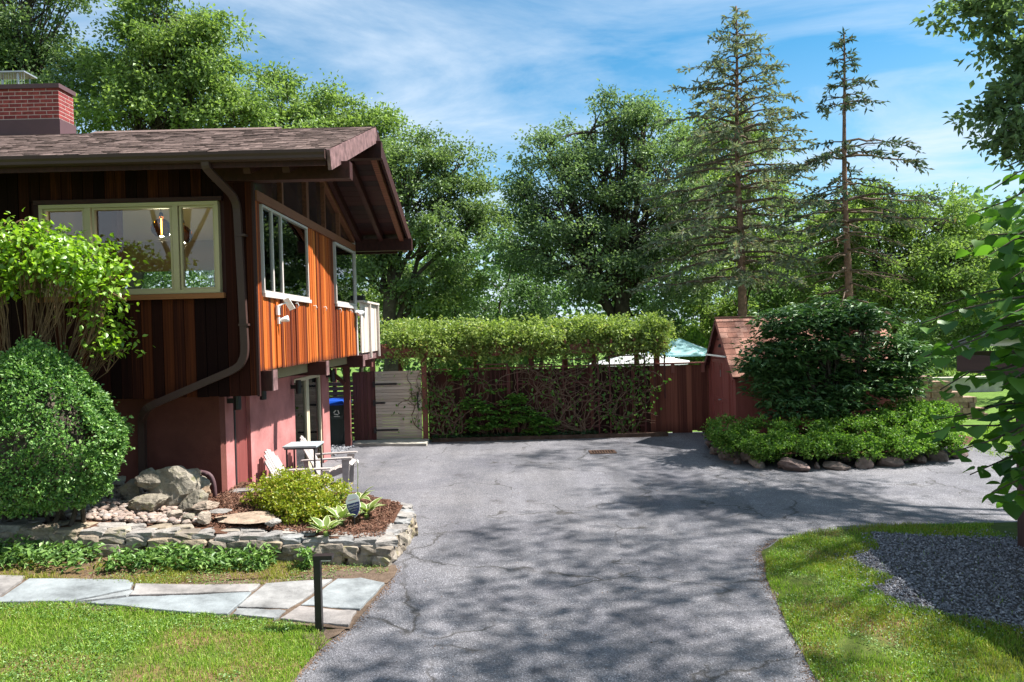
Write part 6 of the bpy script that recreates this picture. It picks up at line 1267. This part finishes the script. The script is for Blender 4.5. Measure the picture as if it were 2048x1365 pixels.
# ---- clipped cone beyond the fence
cn = thing('arborvitae', 'clipped conical evergreen behind the aqua umbrella', 'tree', (6.45, 25, 0)); r = np.random.default_rng(781); n = 9000; u_ = r.uniform(0, 1, n); th = r.uniform(0, 6.283, n); rr = np.interp(u_, [0, .15, .5, .8, 1], [.95, 1.0, .8, .48, .04]) * (1 + .1 * vnoise(th * 4, u_ * 12, 3)) * r.uniform(.85, 1, n)
Q = np.stack([6.45 + rr * np.cos(th), 25 + rr * np.sin(th), .1 + u_ * 2.62], -1); leafmesh('foliage', Q, .10, .05, L_con, cn, up=.1, D=nrm(Q - [6.45, 25, 0.5]) + [0, 0, .6], seed=782, kind='stuff'); MB().tube([(6.45, 25, -.05), (6.45, 25, 2.4)], [.12, .03], 8).build('trunk', m_bark, cn)

# ---- vine over the pergola and climbing the fence
vn = thing('pergola_vine', 'dense light green vine heaped along the pergola top', 'vine', (.4, 19.6, 2.4)); r = np.random.default_rng(791); lobes = []
for x in np.arange(-2.9, 4.1, .42):
    zt = 2.78 + .07 * r.normal(); lobes.append((x, 19.55 + r.normal(0, .15), zt, .42, .75, .26)); lobes.append((x + .2, 19.1 + r.normal(0, .1), zt - .18, .38, .35, .26))
    if x > -2.0: lobes.append((x + .1, 19.05, 2.38 + .06 * r.normal(), .3, .22, .20))
lobes += [(3.7, 19.2, 2.45, .45, .35, .35), (4.1, 19.4, 2.7, .25, .4, .3), (-3.1, 20.2, 2.9, .5, .6, .25), (-2.6, 20.6, 3.0, .5, .5, .25)]
C, Q, CC = clumps(lobes, 1500, 20, .17, 792, .5); SX = []
for k in range(240):
    x0, y0 = r.uniform(-3.2, 4.2), r.uniform(18.8, 20.1); dn = r.random() < .35; z0 = (2.35 if dn else 2.95) + r.normal(0, .06); L_ = r.uniform(.1, .55) * (1 if dn else .6); dx, dy = r.normal(0, .35), r.normal(0, .3)
    for q_ in np.linspace(0, 1, int(L_ / .03) + 2): SX.append((x0 + dx * q_ * L_, (18.85 if dn else y0) + dy * q_ * L_, z0 + (-1 if dn else 1) * q_ * L_ * (1 - .3 * q_)))
SX = np.array(SX); Q = np.concatenate([Q, SX + r.normal(0, .02, SX.shape)]); CC = np.concatenate([CC, SX])
leafmesh('foliage', Q, .092, .056, L_vine, vn, up=.4, out=Q - CC, droop=.1, seed=793, kind='stuff'); sm = MB()
for i in range(0, 1500, 14): e_ = C[i]; sm.tube(bez((e_[0] + r.normal(0, .3), 19.3, 2.5), e_, (0, 0, .05), 4), [.012, .01, .007, .004], 4, cap=False)
sm.build('stems', m_vstem, vn, fix=False)
roots = [(905, 'bushy climbing vine with looping pale stems next to the gate post', 15, .8, 420, L_ivy), (1085, 'bare twisted climbing vine on the second trellis', 15, .75, 110, L_ivy), (1165, 'forked bare climbing vine on the middle trellis', 16, .8, 110, L_ivy), (1255, 'leafy climbing vine trailing down right of the middle', 10, .45, 420, L_ivy)]
for k, (px, lab, ns, spread, nl, lm) in enumerate(roots):
    b0 = gnd(px, 873); v_ = thing('climbing_vine', lab, 'vine', (b0.x, 18.92, .05), 'vines climbing the fence'); sm = MB(); pts = []
    for j in range(ns):
        x, y, z = b0.x + r.normal(0, .10), 18.93, .05; ang = r.normal(0, .5); P = [(x, y, z)]; rad0 = r.uniform(.012, .024)
        while z < r.uniform(1.7, 2.4) and len(P) < 26:
            ang += r.normal(0, .45) - .25 * (x - b0.x) / spread; ang = max(min(ang, 1.35), -1.35); x += math.sin(ang) * .13; z += max(math.cos(ang), .12) * .13; y = 18.93 + .05 * math.sin(z * 3 + j) + r.normal(0, .015); P.append((x, y, z)); pts.append((x, y, z))
            if r.random() < .22: a2 = ang + r.choice([-1, 1]) * 1.1; sm.tube(bez((x, y, z), (x + math.sin(a2) * .4, y - .05, z + math.cos(a2) * .35), (0, 0, .05), 5, r, .02), np.linspace(.010, .003, 5), 4, cap=False)
        sm.tube(P, np.linspace(rad0, .006, len(P)), 5, cap=False)
    sm.build('stems', m_vstem, v_, fix=False); pts = np.array(pts); Q = pts[r.integers(0, len(pts), nl)] + r.normal(0, .12, (nl, 3)) * [1.2, .4, 1]; Q[:, 1] = np.minimum(Q[:, 1], 19.15)
    leafmesh('foliage', Q, .11, .075, lm, v_, up=.25, seed=795 + k, D=nrm(r.normal(0, .5, (nl, 3)) + [0, -.5, -.5]), kind='stuff')
dl = thing('hydrangea_vine', 'bright green leafy shrub against the fence between gate and trellises', 'shrub', (.2, 18.9, .05)); lobes = [(-1.35, 18.88, 1.75, .3, .1, .2), (-.9, 18.85, .95, .35, .12, .2), (-.35, 18.82, .82, .4, .14, .16), (.15, 18.8, .9, .45, .15, .14), (.5, 18.82, .62, .4, .15, .16), (-.1, 18.8, .5, .5, .15, .2), (.9, 18.82, .38, .4, .14, .2), (.25, 18.82, 1.12, .3, .1, .08), (-.35, 18.85, 1.28, .2, .1, .08), (-.75, 18.83, .45, .4, .14, .2), (.75, 18.85, .18, .4, .12, .12)]
C, Q, CC = clumps(lobes, 190, 10, .12, 797, .4, flat=.4); leafmesh('foliage', Q, .12, .09, L_ivy, dl, up=.75, seed=798, droop=.3, kind='stuff'); sm = MB()
for i in range(0, 190, 6): sm.tube(bez((C[i][0] * .6, 18.95, .06), C[i], (0, .03, .1), 5), [.01, .008, .006, .004, .003], 4, cap=False)
sm.build('stems', m_vstem, dl, fix=False)
X, Y = in_poly_pts([(-2.0, 18.72), (2.3, 18.70), (2.3, 19.1), (-2.0, 19.1)], 1900, 799); leafmesh('ground_ivy', np.stack([X, Y, .06 + r.uniform(0, .10, len(X))], -1), .07, .05, L_ivydk, None, up=.6, seed=800, kind='stuff')['label'] = 'dark ivy creeping along the timber edging'

# ---- clover and low weeds in the lawns
def clover(poly, n, seed, zf, label, mat=L_pach, size=.02):
    X, Y = in_poly_pts(poly, n, seed); k = (vnoise(X * 1.7, Y * 1.7, seed) > .42) & ~inside(gravel_poly, X, Y); X, Y = X[k], Y[k]; r = np.random.default_rng(seed)
    leafmesh('clover', np.stack([X, Y, zf(X, Y) + r.uniform(.012, .04, len(X))], -1), size, size * .85, mat, None, up=.75, seed=seed + 1, kind='stuff')['label'] = label
clover(near_poly, 15000, 821, zl, 'low clover leaves in the left foreground lawn'); clover(right_g, 18000, 823, z0f, 'low clover leaves in the right foreground lawn'); clover(strip_poly, 6000, 825, zl, 'small weeds in the thin grass above the path')

grass('grass', near_poly, 800, .045, L_grassy, 831, zl, lambda X, Y, u_: u_ < np.clip(2.4 * vnoise(X * 1.6, Y * 2.0, 71) - 1.0, 0, 1), 'dry pale grass tufts in the left foreground lawn')
grass('grass', right_g, 2600, .045, L_grassy, 833, z0f, lambda X, Y, u_: (u_ < np.clip(2.6 * vnoise(X * 1.3, Y * 1.9, 73) - .9, 0, 1)) & ~inside(gravel_poly, X, Y), 'dry pale grass tufts in the right foreground lawn')
# crumbs, leaves and grit gathered along the drive edges
r = np.random.default_rng(841); ys_ = r.uniform(5.2, 9.0, 1500); xs_ = np.interp(ys_, *EDGE) + np.abs(r.normal(0, .05, 1500)); ys2 = r.uniform(5.2, 9.5, 1500); xs2 = np.interp(ys2, [5.0, 5.72, 6.5, 8.16, 9.0, 9.5], [2.35, 2.42, 2.6, 2.87, 3.1, 3.5]) - np.abs(r.normal(0, .06, 1500)); xs3 = r.uniform(-2.0, 4.3, 900); ys3 = 18.66 - np.abs(r.normal(0, .12, 900)); xs4 = r.uniform(-1.2, 3.0, 260); ys4 = r.uniform(5.5, 15, 260)
X = np.concatenate([xs_, xs2, xs3, xs4]); Y = np.concatenate([ys_, ys2, ys3, ys4]); S = np.stack([r.uniform(.008, .028, len(X)), r.uniform(.006, .018, len(X)), r.uniform(.003, .009, len(X))], -1)
scatter_pieces('drive_litter', *OCT, np.stack([X, Y, np.full(len(X), .004)], -1), S, m_litter, 842, rotall=False)['label'] = 'grit and dry leaf bits along the drive edges'
